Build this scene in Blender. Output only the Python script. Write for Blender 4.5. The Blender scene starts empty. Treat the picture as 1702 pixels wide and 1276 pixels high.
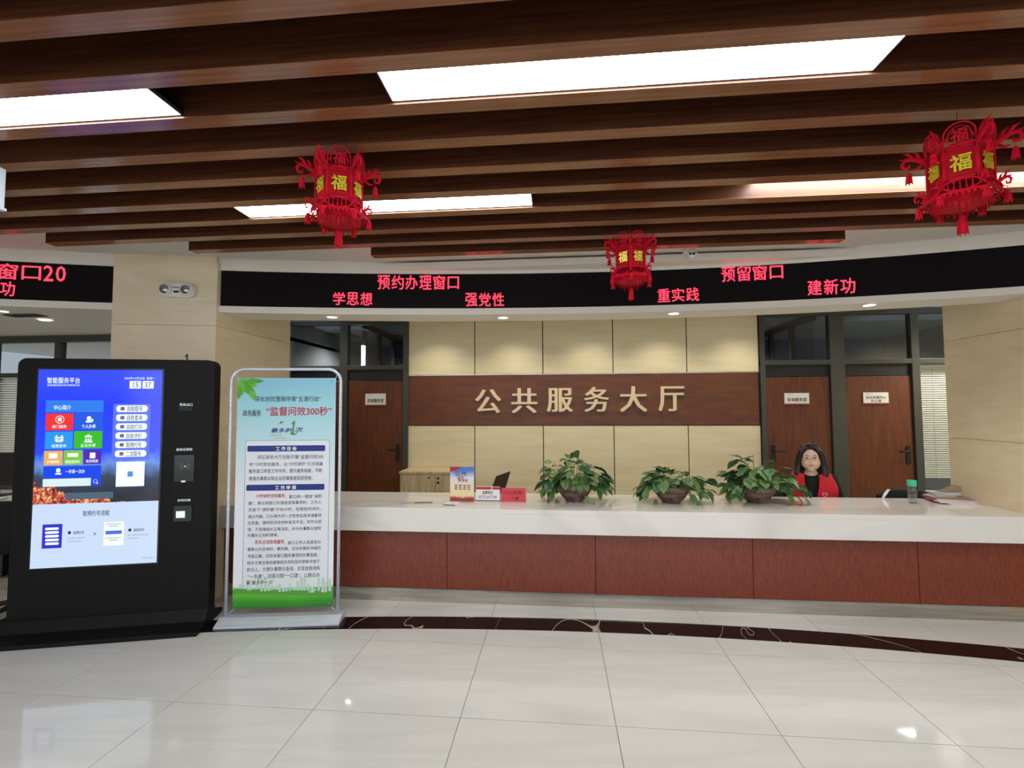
import bpy, math, random
import numpy as np
from mathutils import Vector, Matrix, Euler
random.seed(7)
SC = bpy.context.scene
COL = SC.collection
# ------------------------------------------------------------------ camera, world, lights, exposure
F, CX, CY, H = 800.0, 851.0, 638.0, 1.64
vY = np.array([74 / F, -40 / F, 1.0]); vY /= np.linalg.norm(vY)
vX = np.array([8851 / F, 77 / F, -1.0]); vX -= vX.dot(vY) * vY; vX /= np.linalg.norm(vX)
vZ = np.cross(vX, vY)
if vZ[1] < 0: vZ = -vZ
R = np.array([vX, vY, vZ])
cam = bpy.data.objects.new('camera', bpy.data.cameras.new('camera'))
COL.objects.link(cam)
cam.data.sensor_width = 36; cam.data.lens = F / 1702 * 36
cam.data.clip_start = 0.05; cam.data.clip_end = 100
cm = Matrix([[R[i][0], R[i][1], -R[i][2], 0] for i in range(3)] + [[0, 0, 0, 1]])
cm.translation = (0, 0, H)
cam.matrix_world = cm
SC.camera = cam
w = bpy.data.worlds.new('world'); SC.world = w; w.use_nodes = True
w.node_tree.nodes['Background'].inputs[0].default_value = (0.80, 0.90, 1.0, 1)
w.node_tree.nodes['Background'].inputs[1].default_value = 0.55
SC.view_settings.view_transform = 'Standard'; SC.view_settings.look = 'None'
SC.view_settings.gamma = 1; SC.view_settings.use_curve_mapping = False
SC.view_settings.exposure = 0.16
SC.cycles.max_bounces = 8; SC.cycles.diffuse_bounces = 4; SC.cycles.use_denoising = True
SC.cycles.sample_clamp_indirect = 6
PANEL_E = 15.0       # radiance of the ceiling light panels
LED_E = 2.4
SCREEN_E = 1.05
def area(name, loc, rot, sx, sy, e, col):
    l = bpy.data.lights.new(name, 'AREA'); l.shape = 'RECTANGLE'; l.size = sx; l.size_y = sy; l.energy = e; l.color = col
    o = bpy.data.objects.new(name, l); COL.objects.link(o); o.location = loc; o.rotation_euler = rot; return o
def spot(name, loc, e, col, size=1.9, blend=0.8, r=0.04):
    l = bpy.data.lights.new(name, 'SPOT'); l.energy = e; l.color = col; l.spot_size = size; l.spot_blend = blend; l.shadow_soft_size = r
    o = bpy.data.objects.new(name, l); COL.objects.link(o); o.location = loc; return o
area('window_daylight', (0.0, -6.2, 1.5), (math.radians(90), 0, 0), 11, 2.4, 145, (0.90, 0.96, 1.0))

# ------------------------------------------------------------------ pixel measuring helpers (photo pixel -> point on a real plane)
def ray(x, y): return R @ np.array([(x - CX) / F, -(y - CY) / F, 1.0])
CAM = np.array([0, 0, H])
def atz(x, y, z): d = ray(x, y); return CAM + d * (z - H) / d[2]
def aty(x, y, Y): d = ray(x, y); return CAM + d * Y / d[1]
def aty2(x, y, Y): p = aty(x, y, Y); return p[0], p[2]

# ------------------------------------------------------------------ materials
def lin(c):
    c = c / 255.0
    return c / 12.92 if c <= 0.04045 else ((c + 0.055) / 1.055) ** 2.4
def rgb(r, g, b): return (lin(r), lin(g), lin(b), 1)
MATS = {}
def mat(name, col, rough=0.5, metal=0.0, emit=None, es=0.0, spec=0.5, alpha=None, trans=0.0, coat=0.0):
    m = bpy.data.materials.new(name); m.use_nodes = True
    b = m.node_tree.nodes['Principled BSDF']
    b.inputs['Base Color'].default_value = col
    b.inputs['Roughness'].default_value = rough
    b.inputs['Metallic'].default_value = metal
    b.inputs['Specular IOR Level'].default_value = spec
    b.inputs['Transmission Weight'].default_value = trans
    b.inputs['Coat Weight'].default_value = coat
    if emit: b.inputs['Emission Color'].default_value = emit; b.inputs['Emission Strength'].default_value = es
    MATS[name] = m
    return m
def noise_mat(name, c1, c2, scale=(1, 1, 1), nscale=5, detail=6, rough=0.5, lo=0.35, hi=0.65, metal=0.0, dist=0.0, bump=0.0, coat=0.0, spec=0.5):
    m = mat(name, c1, rough, metal, spec=spec, coat=coat); nt = m.node_tree; N = nt.nodes; L = nt.links
    tc = N.new('ShaderNodeTexCoord'); mp = N.new('ShaderNodeMapping'); mp.inputs['Scale'].default_value = scale
    nz = N.new('ShaderNodeTexNoise'); nz.inputs['Scale'].default_value = nscale; nz.inputs['Detail'].default_value = detail
    nz.inputs['Distortion'].default_value = dist
    cr = N.new('ShaderNodeValToRGB'); cr.color_ramp.elements[0].color = c1; cr.color_ramp.elements[1].color = c2
    cr.color_ramp.elements[0].position = lo; cr.color_ramp.elements[1].position = hi
    L.new(tc.outputs['Object'], mp.inputs[0]); L.new(mp.outputs[0], nz.inputs['Vector']); L.new(nz.outputs[0], cr.inputs[0])
    L.new(cr.outputs[0], N['Principled BSDF'].inputs['Base Color'])
    if bump:
        bp = N.new('ShaderNodeBump'); bp.inputs['Strength'].default_value = bump; bp.inputs['Distance'].default_value = 0.01
        L.new(nz.outputs[0], bp.inputs['Height']); L.new(bp.outputs[0], N['Principled BSDF'].inputs['Normal'])
    return m
beamwood = noise_mat('beam wood', rgb(70, 36, 20), rgb(92, 52, 30), (0.5, 14, 14), 5, rough=0.4, spec=0.3)  # beam sides: shade is put into this darker wood colour
litwood = noise_mat('beam wood lit underside', rgb(126, 82, 54), rgb(144, 98, 68), (0.5, 14, 14), 5, rough=0.16, spec=0.5)  # lighter copy of the beam wood, underside light painted into its colour
bandwood = noise_mat('band wood', rgb(92, 48, 22), rgb(110, 60, 28), (1, 1, 5), 3, rough=0.45, dist=0.6)
doorwood = noise_mat('door wood', rgb(86, 40, 14), rgb(108, 53, 19), (7, 7, 0.7), 4, rough=0.45, dist=0.3)
counterwood = noise_mat('counter wood', rgb(106, 44, 28), rgb(132, 62, 42), (16, 16, 2.2), 6, rough=0.33, dist=1.2)
cabwood = noise_mat('pale oak', rgb(186, 160, 118), rgb(226, 206, 168), (14, 14, 0.6), 4, rough=0.5, dist=0.4)
creampanel = noise_mat('cream panel', rgb(226, 211, 172), rgb(234, 221, 186), (0.6, 1, 5), 3, rough=0.5)
stone = noise_mat('cream stone', rgb(228, 211, 178), rgb(236, 221, 192), (1, 1, 3.5), 3, rough=0.35, dist=0.8)
whitepaint = mat('white paint', rgb(234, 227, 216), 0.7)
ceilpaint = mat('grey ceiling paint', rgb(212, 206, 196), 0.85)
darkceil = mat('dark recess paint', rgb(30, 22, 18), 0.9)
frame = mat('dark bronze frame', rgb(66, 68, 62), 0.4, 0.0)
black = mat('black', rgb(14, 14, 15), 0.5)
blackgloss = mat('black gloss', rgb(10, 10, 12), 0.18)
kioskblack = noise_mat('kiosk black', rgb(12, 12, 13), rgb(16, 16, 17), (1, 1, 1), 900, rough=0.5, bump=0.1, spec=0.2)
ledblack = mat('led matrix black', rgb(10, 5, 7), 0.6, spec=0.15)
ledred = mat('led red', rgb(60, 0, 5), 0.6, emit=(1.0, 0.035, 0.07, 1), es=LED_E)
steel = noise_mat('brushed steel', rgb(178, 174, 166), rgb(205, 200, 190), (0.4, 1, 8), 5, rough=0.2, metal=0.95)
chrome = mat('chrome', rgb(200, 200, 205), 0.2, 1.0)
silver = noise_mat('silver aluminium', rgb(196, 202, 216), rgb(214, 219, 230), (1, 1, 20), 4, rough=0.35, metal=0.35)
lightpanel = mat('lamp diffuser', rgb(255, 255, 255), 0.6, emit=(1, 0.98, 0.96, 1), es=PANEL_E)
downlamp = mat('downlight lamp', rgb(255, 255, 255), 0.6, emit=(1, 0.97, 0.92, 1), es=7)
tube = mat('tube lamp', rgb(255, 255, 255), 0.6, emit=(0.9, 1, 1, 1), es=4.0)
def archglass(name, tint, ior=1.45):
    m = bpy.data.materials.new(name); m.use_nodes = True; nt = m.node_tree; N = nt.nodes; N.clear()
    o = N.new('ShaderNodeOutputMaterial'); mx = N.new('ShaderNodeMixShader'); lw = N.new('ShaderNodeLayerWeight'); lw.inputs[0].default_value = 0.22; fr = N.new('ShaderNodeMath'); fr.operation = 'MULTIPLY_ADD'; fr.inputs[1].default_value = (ior - 1) * 0.8; fr.inputs[2].default_value = 0.03; nt.links.new(lw.outputs['Facing'], fr.inputs[0])
    t = N.new('ShaderNodeBsdfTransparent'); t.inputs[0].default_value = tint; g = N.new('ShaderNodeBsdfGlossy'); g.inputs['Roughness'].default_value = 0.02
    nt.links.new(fr.outputs[0], mx.inputs[0]); nt.links.new(t.outputs[0], mx.inputs[1]); nt.links.new(g.outputs[0], mx.inputs[2]); nt.links.new(mx.outputs[0], o.inputs[0]); MATS[name] = m
    return m
glassm = archglass('tinted glass', (0.90, 0.92, 0.93, 1))
clear = archglass('clear plastic', (0.93, 0.95, 0.96, 1), 1.6)
bluewall = mat('blue grey room paint', rgb(62, 88, 122), 0.7)
roomgrey = mat('room grey', rgb(120, 120, 118), 0.8)
grout = mat('grout', rgb(84, 78, 72), 0.9)
white = mat('white print', rgb(240, 242, 245), 0.5)
paper = mat('paper', rgb(235, 232, 226), 0.6)
redpaint = mat('lantern red felt', rgb(205, 12, 42), 0.8, spec=0.2)
redpaint2 = mat('lantern red card', rgb(176, 5, 28), 0.7, spec=0.2)
gold = noise_mat('gold glitter', rgb(190, 160, 20), rgb(240, 225, 60), (1, 1, 1), 120, rough=0.35, metal=0.2)
goldchar = mat('brushed gold', rgb(226, 200, 158), 0.4, 0.3)
skin = noise_mat('skin', rgb(226, 186, 160), rgb(234, 196, 172), nscale=30, rough=0.5)
hairm = noise_mat('dark hair', rgb(18, 10, 9), rgb(36, 18, 15), (30, 30, 2), 8, rough=0.4)
redvest = noise_mat('red vest cloth', rgb(186, 10, 34), rgb(206, 18, 44), nscale=200, rough=0.8)
blackcloth = mat('black cloth', rgb(18, 16, 18), 0.9)
jeans = mat('dark trousers', rgb(26, 28, 38), 0.9)
vinyl = mat('white plastic', rgb(232, 230, 224), 0.35)
greenp = mat('mint plastic', rgb(60, 200, 150), 0.4)
blindm = mat('blind slat', rgb(240, 236, 214), 0.5)
bowlm = noise_mat('brown glazed bowl', rgb(70, 48, 40), rgb(128, 104, 92), (1, 1, 3), 9, rough=0.25)
leafm = noise_mat('leaf green', rgb(58, 98, 48), rgb(128, 160, 98), (1, 1, 1), 9, rough=0.36, lo=0.3, hi=0.75)
leafm2 = noise_mat('leaf deep green', rgb(36, 74, 42), rgb(72, 116, 66), (1, 1, 1), 9, rough=0.34)
stemm = mat('stem', rgb(96, 130, 60), 0.5)
soilm = mat('soil', rgb(50, 36, 26), 0.95)
# marble tile, slab and black marble
def marble(name, c1, c2, vein, vs=1.2, rough=0.06, amt=0.4, stretch=(1, 1, 1), w0=0.0, w1=0.05, spec=0.5):
    m = mat(name, c1, rough, spec=spec); nt = m.node_tree; N = nt.nodes; L = nt.links
    tc = N.new('ShaderNodeTexCoord'); mp = N.new('ShaderNodeMapping'); mp.inputs['Scale'].default_value = stretch
    nz = N.new('ShaderNodeTexNoise'); nz.inputs['Scale'].default_value = 1.6; nz.inputs['Detail'].default_value = 5
    mx = N.new('ShaderNodeMix'); mx.data_type = 'RGBA'; mx.inputs['A'].default_value = c1; mx.inputs['B'].default_value = c2
    n2 = N.new('ShaderNodeTexNoise'); n2.inputs['Scale'].default_value = vs; n2.inputs['Detail'].default_value = 3; n2.inputs['Distortion'].default_value = 0.9
    sub = N.new('ShaderNodeMath'); sub.operation = 'SUBTRACT'; sub.inputs[1].default_value = 0.5
    ab = N.new('ShaderNodeMath'); ab.operation = 'ABSOLUTE'
    cr = N.new('ShaderNodeValToRGB'); cr.color_ramp.elements[0].position = w0; cr.color_ramp.elements[1].position = w1
    cr.color_ramp.elements[0].color = (amt, amt, amt, 1); cr.color_ramp.elements[1].color = (0, 0, 0, 1)
    m2 = N.new('ShaderNodeMix'); m2.data_type = 'RGBA'; m2.inputs['B'].default_value = vein
    L.new(tc.outputs['Object'], mp.inputs[0]); L.new(mp.outputs[0], nz.inputs['Vector']); L.new(mp.outputs[0], n2.inputs['Vector'])
    L.new(nz.outputs[0], mx.inputs['Factor']); L.new(n2.outputs[0], sub.inputs[0]); L.new(sub.outputs[0], ab.inputs[0]); L.new(ab.outputs[0], cr.inputs[0])
    L.new(cr.outputs[0], m2.inputs['Factor']); L.new(mx.outputs['Result'], m2.inputs['A']); L.new(m2.outputs['Result'], N['Principled BSDF'].inputs['Base Color'])
    return m
tilem = marble('polished cream tile', rgb(196, 198, 194), rgb(208, 209, 205), rgb(184, 185, 182), 0.8, 0.05, 0.3, (0.5, 2.2, 1))
slabm = marble('white marble worktop', rgb(222, 220, 214), rgb(234, 232, 228), rgb(196, 194, 190), 0.9, 0.08, 0.4, (0.5, 1, 1))
blackmarble = marble('black marble', rgb(18, 12, 14), rgb(26, 18, 20), rgb(200, 190, 180), 1.35, 0.07, 0.8, (1, 0.4, 1), 0.0, 0.0035, spec=0.3)
# kiosk wallpaper: vertical position in the local frame drives sky blue -> hills -> red foliage
def wallpaper():
    m = bpy.data.materials.new('kiosk wallpaper'); m.use_nodes = True; nt = m.node_tree; N = nt.nodes; L = nt.links
    b = N['Principled BSDF']; b.inputs['Base Color'].default_value = (0, 0, 0, 1); b.inputs['Roughness'].default_value = 0.12
    tc = N.new('ShaderNodeTexCoord'); sp = N.new('ShaderNodeSeparateXYZ'); L.new(tc.outputs['Generated'], sp.inputs[0])
    nz = N.new('ShaderNodeTexNoise'); nz.inputs['Scale'].default_value = 9; nz.inputs['Detail'].default_value = 8; L.new(tc.outputs['Generated'], nz.inputs['Vector'])
    ad = N.new('ShaderNodeMath'); ad.operation = 'MULTIPLY_ADD'; ad.inputs[1].default_value = 0.16; L.new(nz.outputs[0], ad.inputs[0]); L.new(sp.outputs['Z'], ad.inputs[2])
    cr = N.new('ShaderNodeValToRGB'); e = cr.color_ramp.elements
    e[0].position = 0.0; e[0].color = rgb(20, 26, 40); e[1].position = 1.0; e[1].color = rgb(40, 66, 245)
    for p, c in ((0.12, rgb(30, 34, 44)), (0.28, rgb(52, 64, 88)), (0.37, rgb(96, 136, 214)), (0.46, rgb(22, 62, 240)), (0.8, rgb(18, 46, 236))):
        k = e.new(p); k.color = c
    L.new(ad.outputs[0], cr.inputs[0])
    vo = N.new('ShaderNodeTexVoronoi'); vo.inputs['Scale'].default_value = 60; L.new(tc.outputs['Generated'], vo.inputs['Vector'])
    c2 = N.new('ShaderNodeValToRGB'); q = c2.color_ramp.elements; q[0].color = rgb(60, 22, 24); q[1].color = rgb(236, 190, 120); q[0].position = 0.1; q[1].position = 0.9
    k = q.new(0.5); k.color = rgb(190, 60, 50)
    L.new(vo.outputs['Color'], c2.inputs[0])
    # foliage mask: lower left corner
    a1 = N.new('ShaderNodeMath'); a1.operation = 'MULTIPLY_ADD'; a1.inputs[1].default_value = 0.22; L.new(sp.outputs['X'], a1.inputs[0]); L.new(ad.outputs[0], a1.inputs[2])
    ms = N.new('ShaderNodeMath'); ms.operation = 'LESS_THAN'; ms.inputs[1].default_value = 0.225; L.new(a1.outputs[0], ms.inputs[0])
    mx = N.new('ShaderNodeMix'); mx.data_type = 'RGBA'; L.new(ms.outputs[0], mx.inputs['Factor']); L.new(cr.outputs[0], mx.inputs['A']); L.new(c2.outputs[0], mx.inputs['B'])
    L.new(mx.outputs['Result'], b.inputs['Emission Color']); b.inputs['Emission Strength'].default_value = SCREEN_E
    return m
def emat(name, c, s=1.0): return mat(name, (0, 0, 0, 1), 0.15, emit=c, es=s * SCREEN_E, spec=0.3)
# printed poster background: sky, white, and green meadow by height
def gradient_print(name, stops, nscale=3, namp=0.08, rough=0.4, axis='Z', c2=None):
    m = mat(name, (1, 1, 1, 1), rough); nt = m.node_tree; N = nt.nodes; L = nt.links
    tc = N.new('ShaderNodeTexCoord'); sp = N.new('ShaderNodeSeparateXYZ'); L.new(tc.outputs['Generated'], sp.inputs[0])
    nz = N.new('ShaderNodeTexNoise'); nz.inputs['Scale'].default_value = nscale; nz.inputs['Detail'].default_value = 5; L.new(tc.outputs['Generated'], nz.inputs['Vector'])
    ad = N.new('ShaderNodeMath'); ad.operation = 'MULTIPLY_ADD'; ad.inputs[1].default_value = namp; L.new(nz.outputs[0], ad.inputs[0]); L.new(sp.outputs[axis], ad.inputs[2])
    cr = N.new('ShaderNodeValToRGB'); e = cr.color_ramp.elements
    e[0].position = stops[0][0]; e[0].color = stops[0][1]; e[1].position = stops[-1][0]; e[1].color = stops[-1][1]
    for p, c in stops[1:-1]: k = e.new(p); k.color = c
    L.new(ad.outputs[0], cr.inputs[0]); L.new(cr.outputs[0], N['Principled BSDF'].inputs['Base Color'])
    return m

# ------------------------------------------------------------------ mesh helpers
class MB:
    def __init__(s): s.v = []; s.f = []; s.sm = []
    def add(s, vs, fs, smooth=False):
        o = len(s.v); s.v += [tuple(map(float, p)) for p in vs]; s.f += [tuple(i + o for i in f) for f in fs]; s.sm += [smooth] * len(fs); return s
    def box(s, x0, x1, y0, y1, z0, z1):
        x0, x1 = sorted((x0, x1)); y0, y1 = sorted((y0, y1)); z0, z1 = sorted((z0, z1))
        return s.add([(x0, y0, z0), (x1, y0, z0), (x1, y1, z0), (x0, y1, z0), (x0, y0, z1), (x1, y0, z1), (x1, y1, z1), (x0, y1, z1)],
                     [(0, 3, 2, 1), (4, 5, 6, 7), (0, 1, 5, 4), (1, 2, 6, 5), (2, 3, 7, 6), (3, 0, 4, 7)])
    def prism(s, poly, lo, hi, ax='z', smooth=False):
        n = len(poly); mk = {'z': lambda p, h: (p[0], p[1], h), 'y': lambda p, h: (p[0], h, p[1]), 'x': lambda p, h: (h, p[0], p[1])}[ax]
        vs = [mk(p, lo) for p in poly] + [mk(p, hi) for p in poly]
        return s.add(vs, [tuple(range(n))[::-1], tuple(range(n, 2 * n))] + [(i, (i + 1) % n, n + (i + 1) % n, n + i) for i in range(n)], smooth)
    def lathe(s, prof, c=(0, 0, 0), seg=24, smooth=True):
        vs = []; n = len(prof)
        for k in range(seg):
            a = 2 * math.pi * k / seg
            for r, z in prof: vs.append((c[0] + r * math.cos(a), c[1] + r * math.sin(a), c[2] + z))
        fs = [(k * n + i, ((k + 1) % seg) * n + i, ((k + 1) % seg) * n + i + 1, k * n + i + 1) for k in range(seg) for i in range(n - 1)]
        return s.add(vs, fs, smooth)
    def tube(s, path, r, seg=8, smooth=True, squash=1.0):
        P = [Vector(p) for p in path]; n = len(P); rr = r if isinstance(r, (list, tuple)) else [r] * n
        vs = []; up0 = None
        for i, p in enumerate(P):
            t = (P[min(i + 1, n - 1)] - P[max(i - 1, 0)]).normalized()
            ref = Vector((0, 0, 1)) if abs(t.z) < 0.9 else Vector((0, 1, 0))
            if up0 is not None: ref = up0
            a = t.cross(ref);
            if a.length < 1e-6: a = t.cross(Vector((1, 0, 0)))
            a.normalize(); b = a.cross(t).normalized(); up0 = b
            for k in range(seg):
                th = 2 * math.pi * k / seg
                vs.append(p + a * math.cos(th) * rr[i] * squash + b * math.sin(th) * rr[i])
        fs = [(i * seg + k, i * seg + (k + 1) % seg, (i + 1) * seg + (k + 1) % seg, (i + 1) * seg + k) for i in range(n - 1) for k in range(seg)]
        fs += [tuple(range(seg))[::-1], tuple((n - 1) * seg + k for k in range(seg))]
        return s.add(vs, fs, smooth)
    def ball(s, c, r, seg=16, rings=10):
        rx, ry, rz = r if isinstance(r, (tuple, list)) else (r, r, r)
        vs = [(c[0], c[1], c[2] + rz)]
        for i in range(1, rings):
            ph = math.pi * i / rings
            for k in range(seg):
                th = 2 * math.pi * k / seg
                vs.append((c[0] + rx * math.sin(ph) * math.cos(th), c[1] + ry * math.sin(ph) * math.sin(th), c[2] + rz * math.cos(ph)))
        vs.append((c[0], c[1], c[2] - rz)); L = len(vs) - 1
        fs = [(0, 1 + k, 1 + (k + 1) % seg) for k in range(seg)]
        for i in range(rings - 2):
            for k in range(seg):
                a = 1 + i * seg; fs.append((a + k, a + seg + k, a + seg + (k + 1) % seg, a + (k + 1) % seg))
        a = 1 + (rings - 2) * seg; fs += [(L, a + (k + 1) % seg, a + k) for k in range(seg)]
        return s.add(vs, fs, True)
    def xf(s, M, start=0):
        s.v[start:] = [tuple(M @ Vector(p)) for p in s.v[start:]]; return s
    def mesh(s, name, m):
        me = bpy.data.meshes.new(name); me.from_pydata(s.v, [], s.f); me.materials.append(m)
        me.polygons.foreach_set('use_smooth', s.sm); me.validate(); me.update(); return me
    def ob(s, name, m, parent=None, bevel=0, **kw): return mk(name, s.mesh(name, m), parent, bevel, **kw)
def mk(name, me, parent=None, bevel=0, loc=None, rz=None, **props):
    o = bpy.data.objects.new(name, me); COL.objects.link(o)
    if parent is not None: o.parent = parent
    if loc is not None: o.location = loc
    if rz is not None: o.rotation_euler = (0, 0, rz)
    if bevel:
        b = o.modifiers.new('bevel', 'BEVEL'); b.width = bevel; b.segments = 2; b.limit_method = 'ANGLE'
    for k, v in props.items(): o[k] = v
    return o
def thing(name, label, cat, loc=(0, 0, 0), rz=0, group=None):
    o = bpy.data.objects.new(name, None); COL.objects.link(o); o.location = loc; o.rotation_euler = (0, 0, rz)
    o.empty_display_size = 0.1; o['label'] = label; o['category'] = cat
    if group: o['group'] = group
    return o
def tag(o, label, cat, group=None):
    o['label'] = label; o['category'] = cat
    if group: o['group'] = group
    return o
def struct(o): o['kind'] = 'structure'; return o
def box(name, m, x0, x1, y0, y1, z0, z1, parent=None, bevel=0, **kw):
    return MB().box(x0, x1, y0, y1, z0, z1).ob(name, m, parent, bevel, **kw)
# flat or raised text as a mesh in the XZ plane (front is -y); returns (verts, faces) scaled to fit the box
TC = {}
def glyphs(s, bold=0.0, ext=0.0):
    key = (s, bold, ext)
    if key in TC: return TC[key]
    c = bpy.data.curves.new('t', 'FONT'); c.body = s; c.size = 1; c.offset = bold; c.extrude = ext; c.resolution_u = 2
    o = bpy.data.objects.new('t', c); COL.objects.link(o); bpy.context.view_layer.update()
    me = bpy.data.meshes.new_from_object(o.evaluated_get(bpy.context.evaluated_depsgraph_get()))
    vs = [v.co.copy() for v in me.vertices]; fs = [tuple(p.vertices) for p in me.polygons]
    bpy.data.objects.remove(o); bpy.data.curves.remove(c); bpy.data.meshes.remove(me)
    TC[key] = (vs, fs); return TC[key]
def addtext(b, s, x0, x1, z0, z1, y=0.0, bold=0.0, thick=0.0, shear=0.0):
    vs, fs = glyphs(s, 0.0, 0.5 if thick else 0.0)
    xs = [v.x for v in vs]; ys = [v.y for v in vs]; zs = [v.z for v in vs]
    a, c = min(xs), max(xs); d, e = min(ys), max(ys)
    sx = (x1 - x0) / (c - a); sz = (z1 - z0) / max(e - d, 1e-6)
    out = [(x0 + (v.x - a) * sx + shear * (v.y - d) * sz, y - ((v.z + 0.5) * thick if thick else 0), z0 + (v.y - d) * sz) for v in vs]
    b.add(out, fs)
    if bold:
        stp = 0.0; h = (z1 - z0) * bold * 0.9; hv = h * (0.25 if thick > 0.01 else 0.8)
        for dx, dz in ((h, 0), (-h, 0), (0, hv), (0, -hv)) + (((h * 1.6, 0), (-h * 1.6, 0)) if thick > 0.01 else ()): stp -= 0.0005 if thick > 0.01 else 0.00006; b.add([(p[0] + dx, p[1] + stp, p[2] + dz) for p in out], fs)
    return b
def one(b, x0, x1, z0, z1, y, sh=0.0):
    """numeral 1 with flag and foot"""
    P_ = [(.1, 0), (.9, 0), (.9, .07), (.64, .07), (.64, 1), (.46, 1), (.12, .80), (.12, .70), (.38, .80), (.38, .07), (.1, .07)]
    P_ = [(x0 + (x1 - x0) * u + sh * v * (z1 - z0), z0 + (z1 - z0) * v) for u, v in P_]
    return b.prism(P_, y - .0002, y, 'y')
class Fr:
    """A vertical plane: origin P, turned by a about z; pixel -> local (u, z) on the plane moved off towards the viewer."""
    def __init__(s, P, a): s.P = np.array(P, float); s.a = a; s.u = np.array([math.cos(a), math.sin(a), 0]); s.n = np.array([math.sin(a), -math.cos(a), 0])
    def uv(s, x, y, off=0.0):
        d = ray(x, y); q = s.P + s.n * off; t = (q - CAM).dot(s.n) / d.dot(s.n); p = CAM + d * t - s.P
        return float(p.dot(s.u)), float(p[2])
    def rect(s, x0, y0, x1, y1, off=0.0):
        a = s.uv(x0, y0, off); b = s.uv(x1, y0, off); c = s.uv(x0, y1, off); d = s.uv(x1, y1, off)
        return (a[0] + c[0]) / 2, (b[0] + d[0]) / 2, (c[1] + d[1]) / 2, (a[1] + b[1]) / 2   # u0,u1,z0,z1
def rrect(x0, x1, z0, z1, r, n=5):
    r = min(r, (x1 - x0) / 2 - 1e-5, (z1 - z0) / 2 - 1e-5); out = []
    for cx, cz, a0 in ((x1 - r, z0 + r, -90), (x1 - r, z1 - r, 0), (x0 + r, z1 - r, 90), (x0 + r, z0 + r, 180)):
        for k in range(n + 1):
            a = math.radians(a0 + 90 * k / n); out.append((cx + r * math.cos(a), cz + r * math.sin(a)))
    return out

# ================================================================== SETTING
# floor: slab of grout with separate polished tiles, joints at x = 0.28 + 0.805 k, y = 2.605 + 0.8 k
floor = struct(box('floor', grout, -8, 8, -6.3, 12, -0.06, -0.004))
TX, TY = 0.8155, 0.797
tile_me = MB().box(0.0017, TX - 0.0017, 0.0017, TY - 0.0017, -0.012, 0).mesh('tile', tilem)
for i in range(-7, 7):
    for j in range(-2, 5):
        t = mk('tile', tile_me, floor, loc=(0.292 + i * TX, 2.605 + j * TY, 0))
o = MB()
for i in range(-10, 10):
    for j in list(range(-12, -2)) + list(range(5, 12)):
        if -6.3 < 2.605 + j * TY < 11: o.box(0.292 + i * TX + .001, 0.292 + (i + 1) * TX - .001, 2.605 + j * TY + .001, 2.605 + (j + 1) * TY - .001, -0.012, 0)
o = o.ob('tile', tilem, floor); o['kind'] = 'stuff'
# black marble band on an arc, cut at the joints
def band_y(x, r): return (3.862 - 18.3) + math.sqrt(r * r - (x - 0.35) ** 2)
for i in range(-7, 6):
    xa = 0.292 + i * TX + .001; xb = 0.292 + (i + 1) * TX - .001; n = 6
    pts = [(xa + (xb - xa) * k / n, band_y(xa + (xb - xa) * k / n, 18.09)) for k in range(n + 1)] + [(xb - (xb - xa) * k / n, band_y(xb - (xb - xa) * k / n, 18.3)) for k in range(n + 1)]
    MB().prism(pts, -0.008, 0.0012).ob('border_stone', blackmarble, floor)

# fascia curve
def fy(x): return 4.37 - (0.0325 if x < 0.6 else 0.045) * (x - 0.6) ** 2
ZB, ZC = 2.85, 2.98
def ribbon(name, m, x0, x1, z0, z1, off0, off1, parent=None, n=40):
    """solid following the fascia curve between offsets off0 (front) and off1 (back)"""
    b = MB(); vs = []
    for k in range(n + 1):
        x = x0 + (x1 - x0) * k / n
        for o_, z in ((off0, z0), (off1, z0), (off1, z1), (off0, z1)): vs.append((x, fy(x) + o_, z))
    fs = [(4 * k + i, 4 * k + 4 + i, 4 * k + 4 + (i + 1) % 4, 4 * k + (i + 1) % 4) for k in range(n) for i in range(4)] + [(3, 2, 1, 0), tuple(4 * n + i for i in range(4))]
    b.add(vs, fs); return b.ob(name, m, parent)
ceiling = struct(box('ceiling', darkceil, -8, 8, -6.3, 3.9, 3.04, 3.10))
# white plaster ceiling between the timber field and the fascia: stepped round the beam ends
YB = [1.549 + 0.26 * k for k in range(-30, 9)]
def edge(x):
    return fy(x) - 0.70
b = MB(); n = 60
for k in range(n):
    xa = -8 + 16 * k / n; xb = -8 + 16 * (k + 1) / n
    b.box(xa, xb, max(-1, edge((xa + xb) / 2) - (0.0 if -3.6 < xa < 2.2 else 0.0)), 4.6, ZC, ZC + 0.05)
b.ob('plaster_ceiling', ceilpaint, ceiling)
ends = {8: (-1.45, 2.09), 7: (-2.78, 3.25), 6: (-3.68, 4.6), 5: (-4.5, 7.5)}
L1, L2, L3, L4 = (-3.53, -1.535, 1.66, 1.835), (-0.643, 1.16, 1.66, 1.835), (-1.94, -0.13, 2.70, 2.855), (1.15, 3.1, 2.70, 2.855)
for idx, y in enumerate(YB):
    k = idx - 30
    xa, xb = ends.get(k, (-7.9, 7.9))
    bo = MB().box(xa, xb, y, y + 0.076, ZB + 0.003, 3.04 if k < 5 else ZC + 0.0).ob('beam', beamwood, ceiling)
    MB().box(xa, xb, y, y + 0.076, ZB, ZB + 0.003).ob('lit_underside', litwood, bo)  # thin skin under the beam carrying the painted underside light
# fascia bulkhead
bulk = struct(ribbon('wall_bulkhead', whitepaint, -8, 3.645, 2.872, ZC + 0.03, 0.0, 0.30))
ribbon('fascia_lip', whitepaint, -8, 3.645, 2.495, 2.553, -0.008, 0.33, bulk)
ribbon('fascia_core', black, -8, 3.645, 2.553, 2.872, 0.05, 0.30, bulk)
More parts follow.
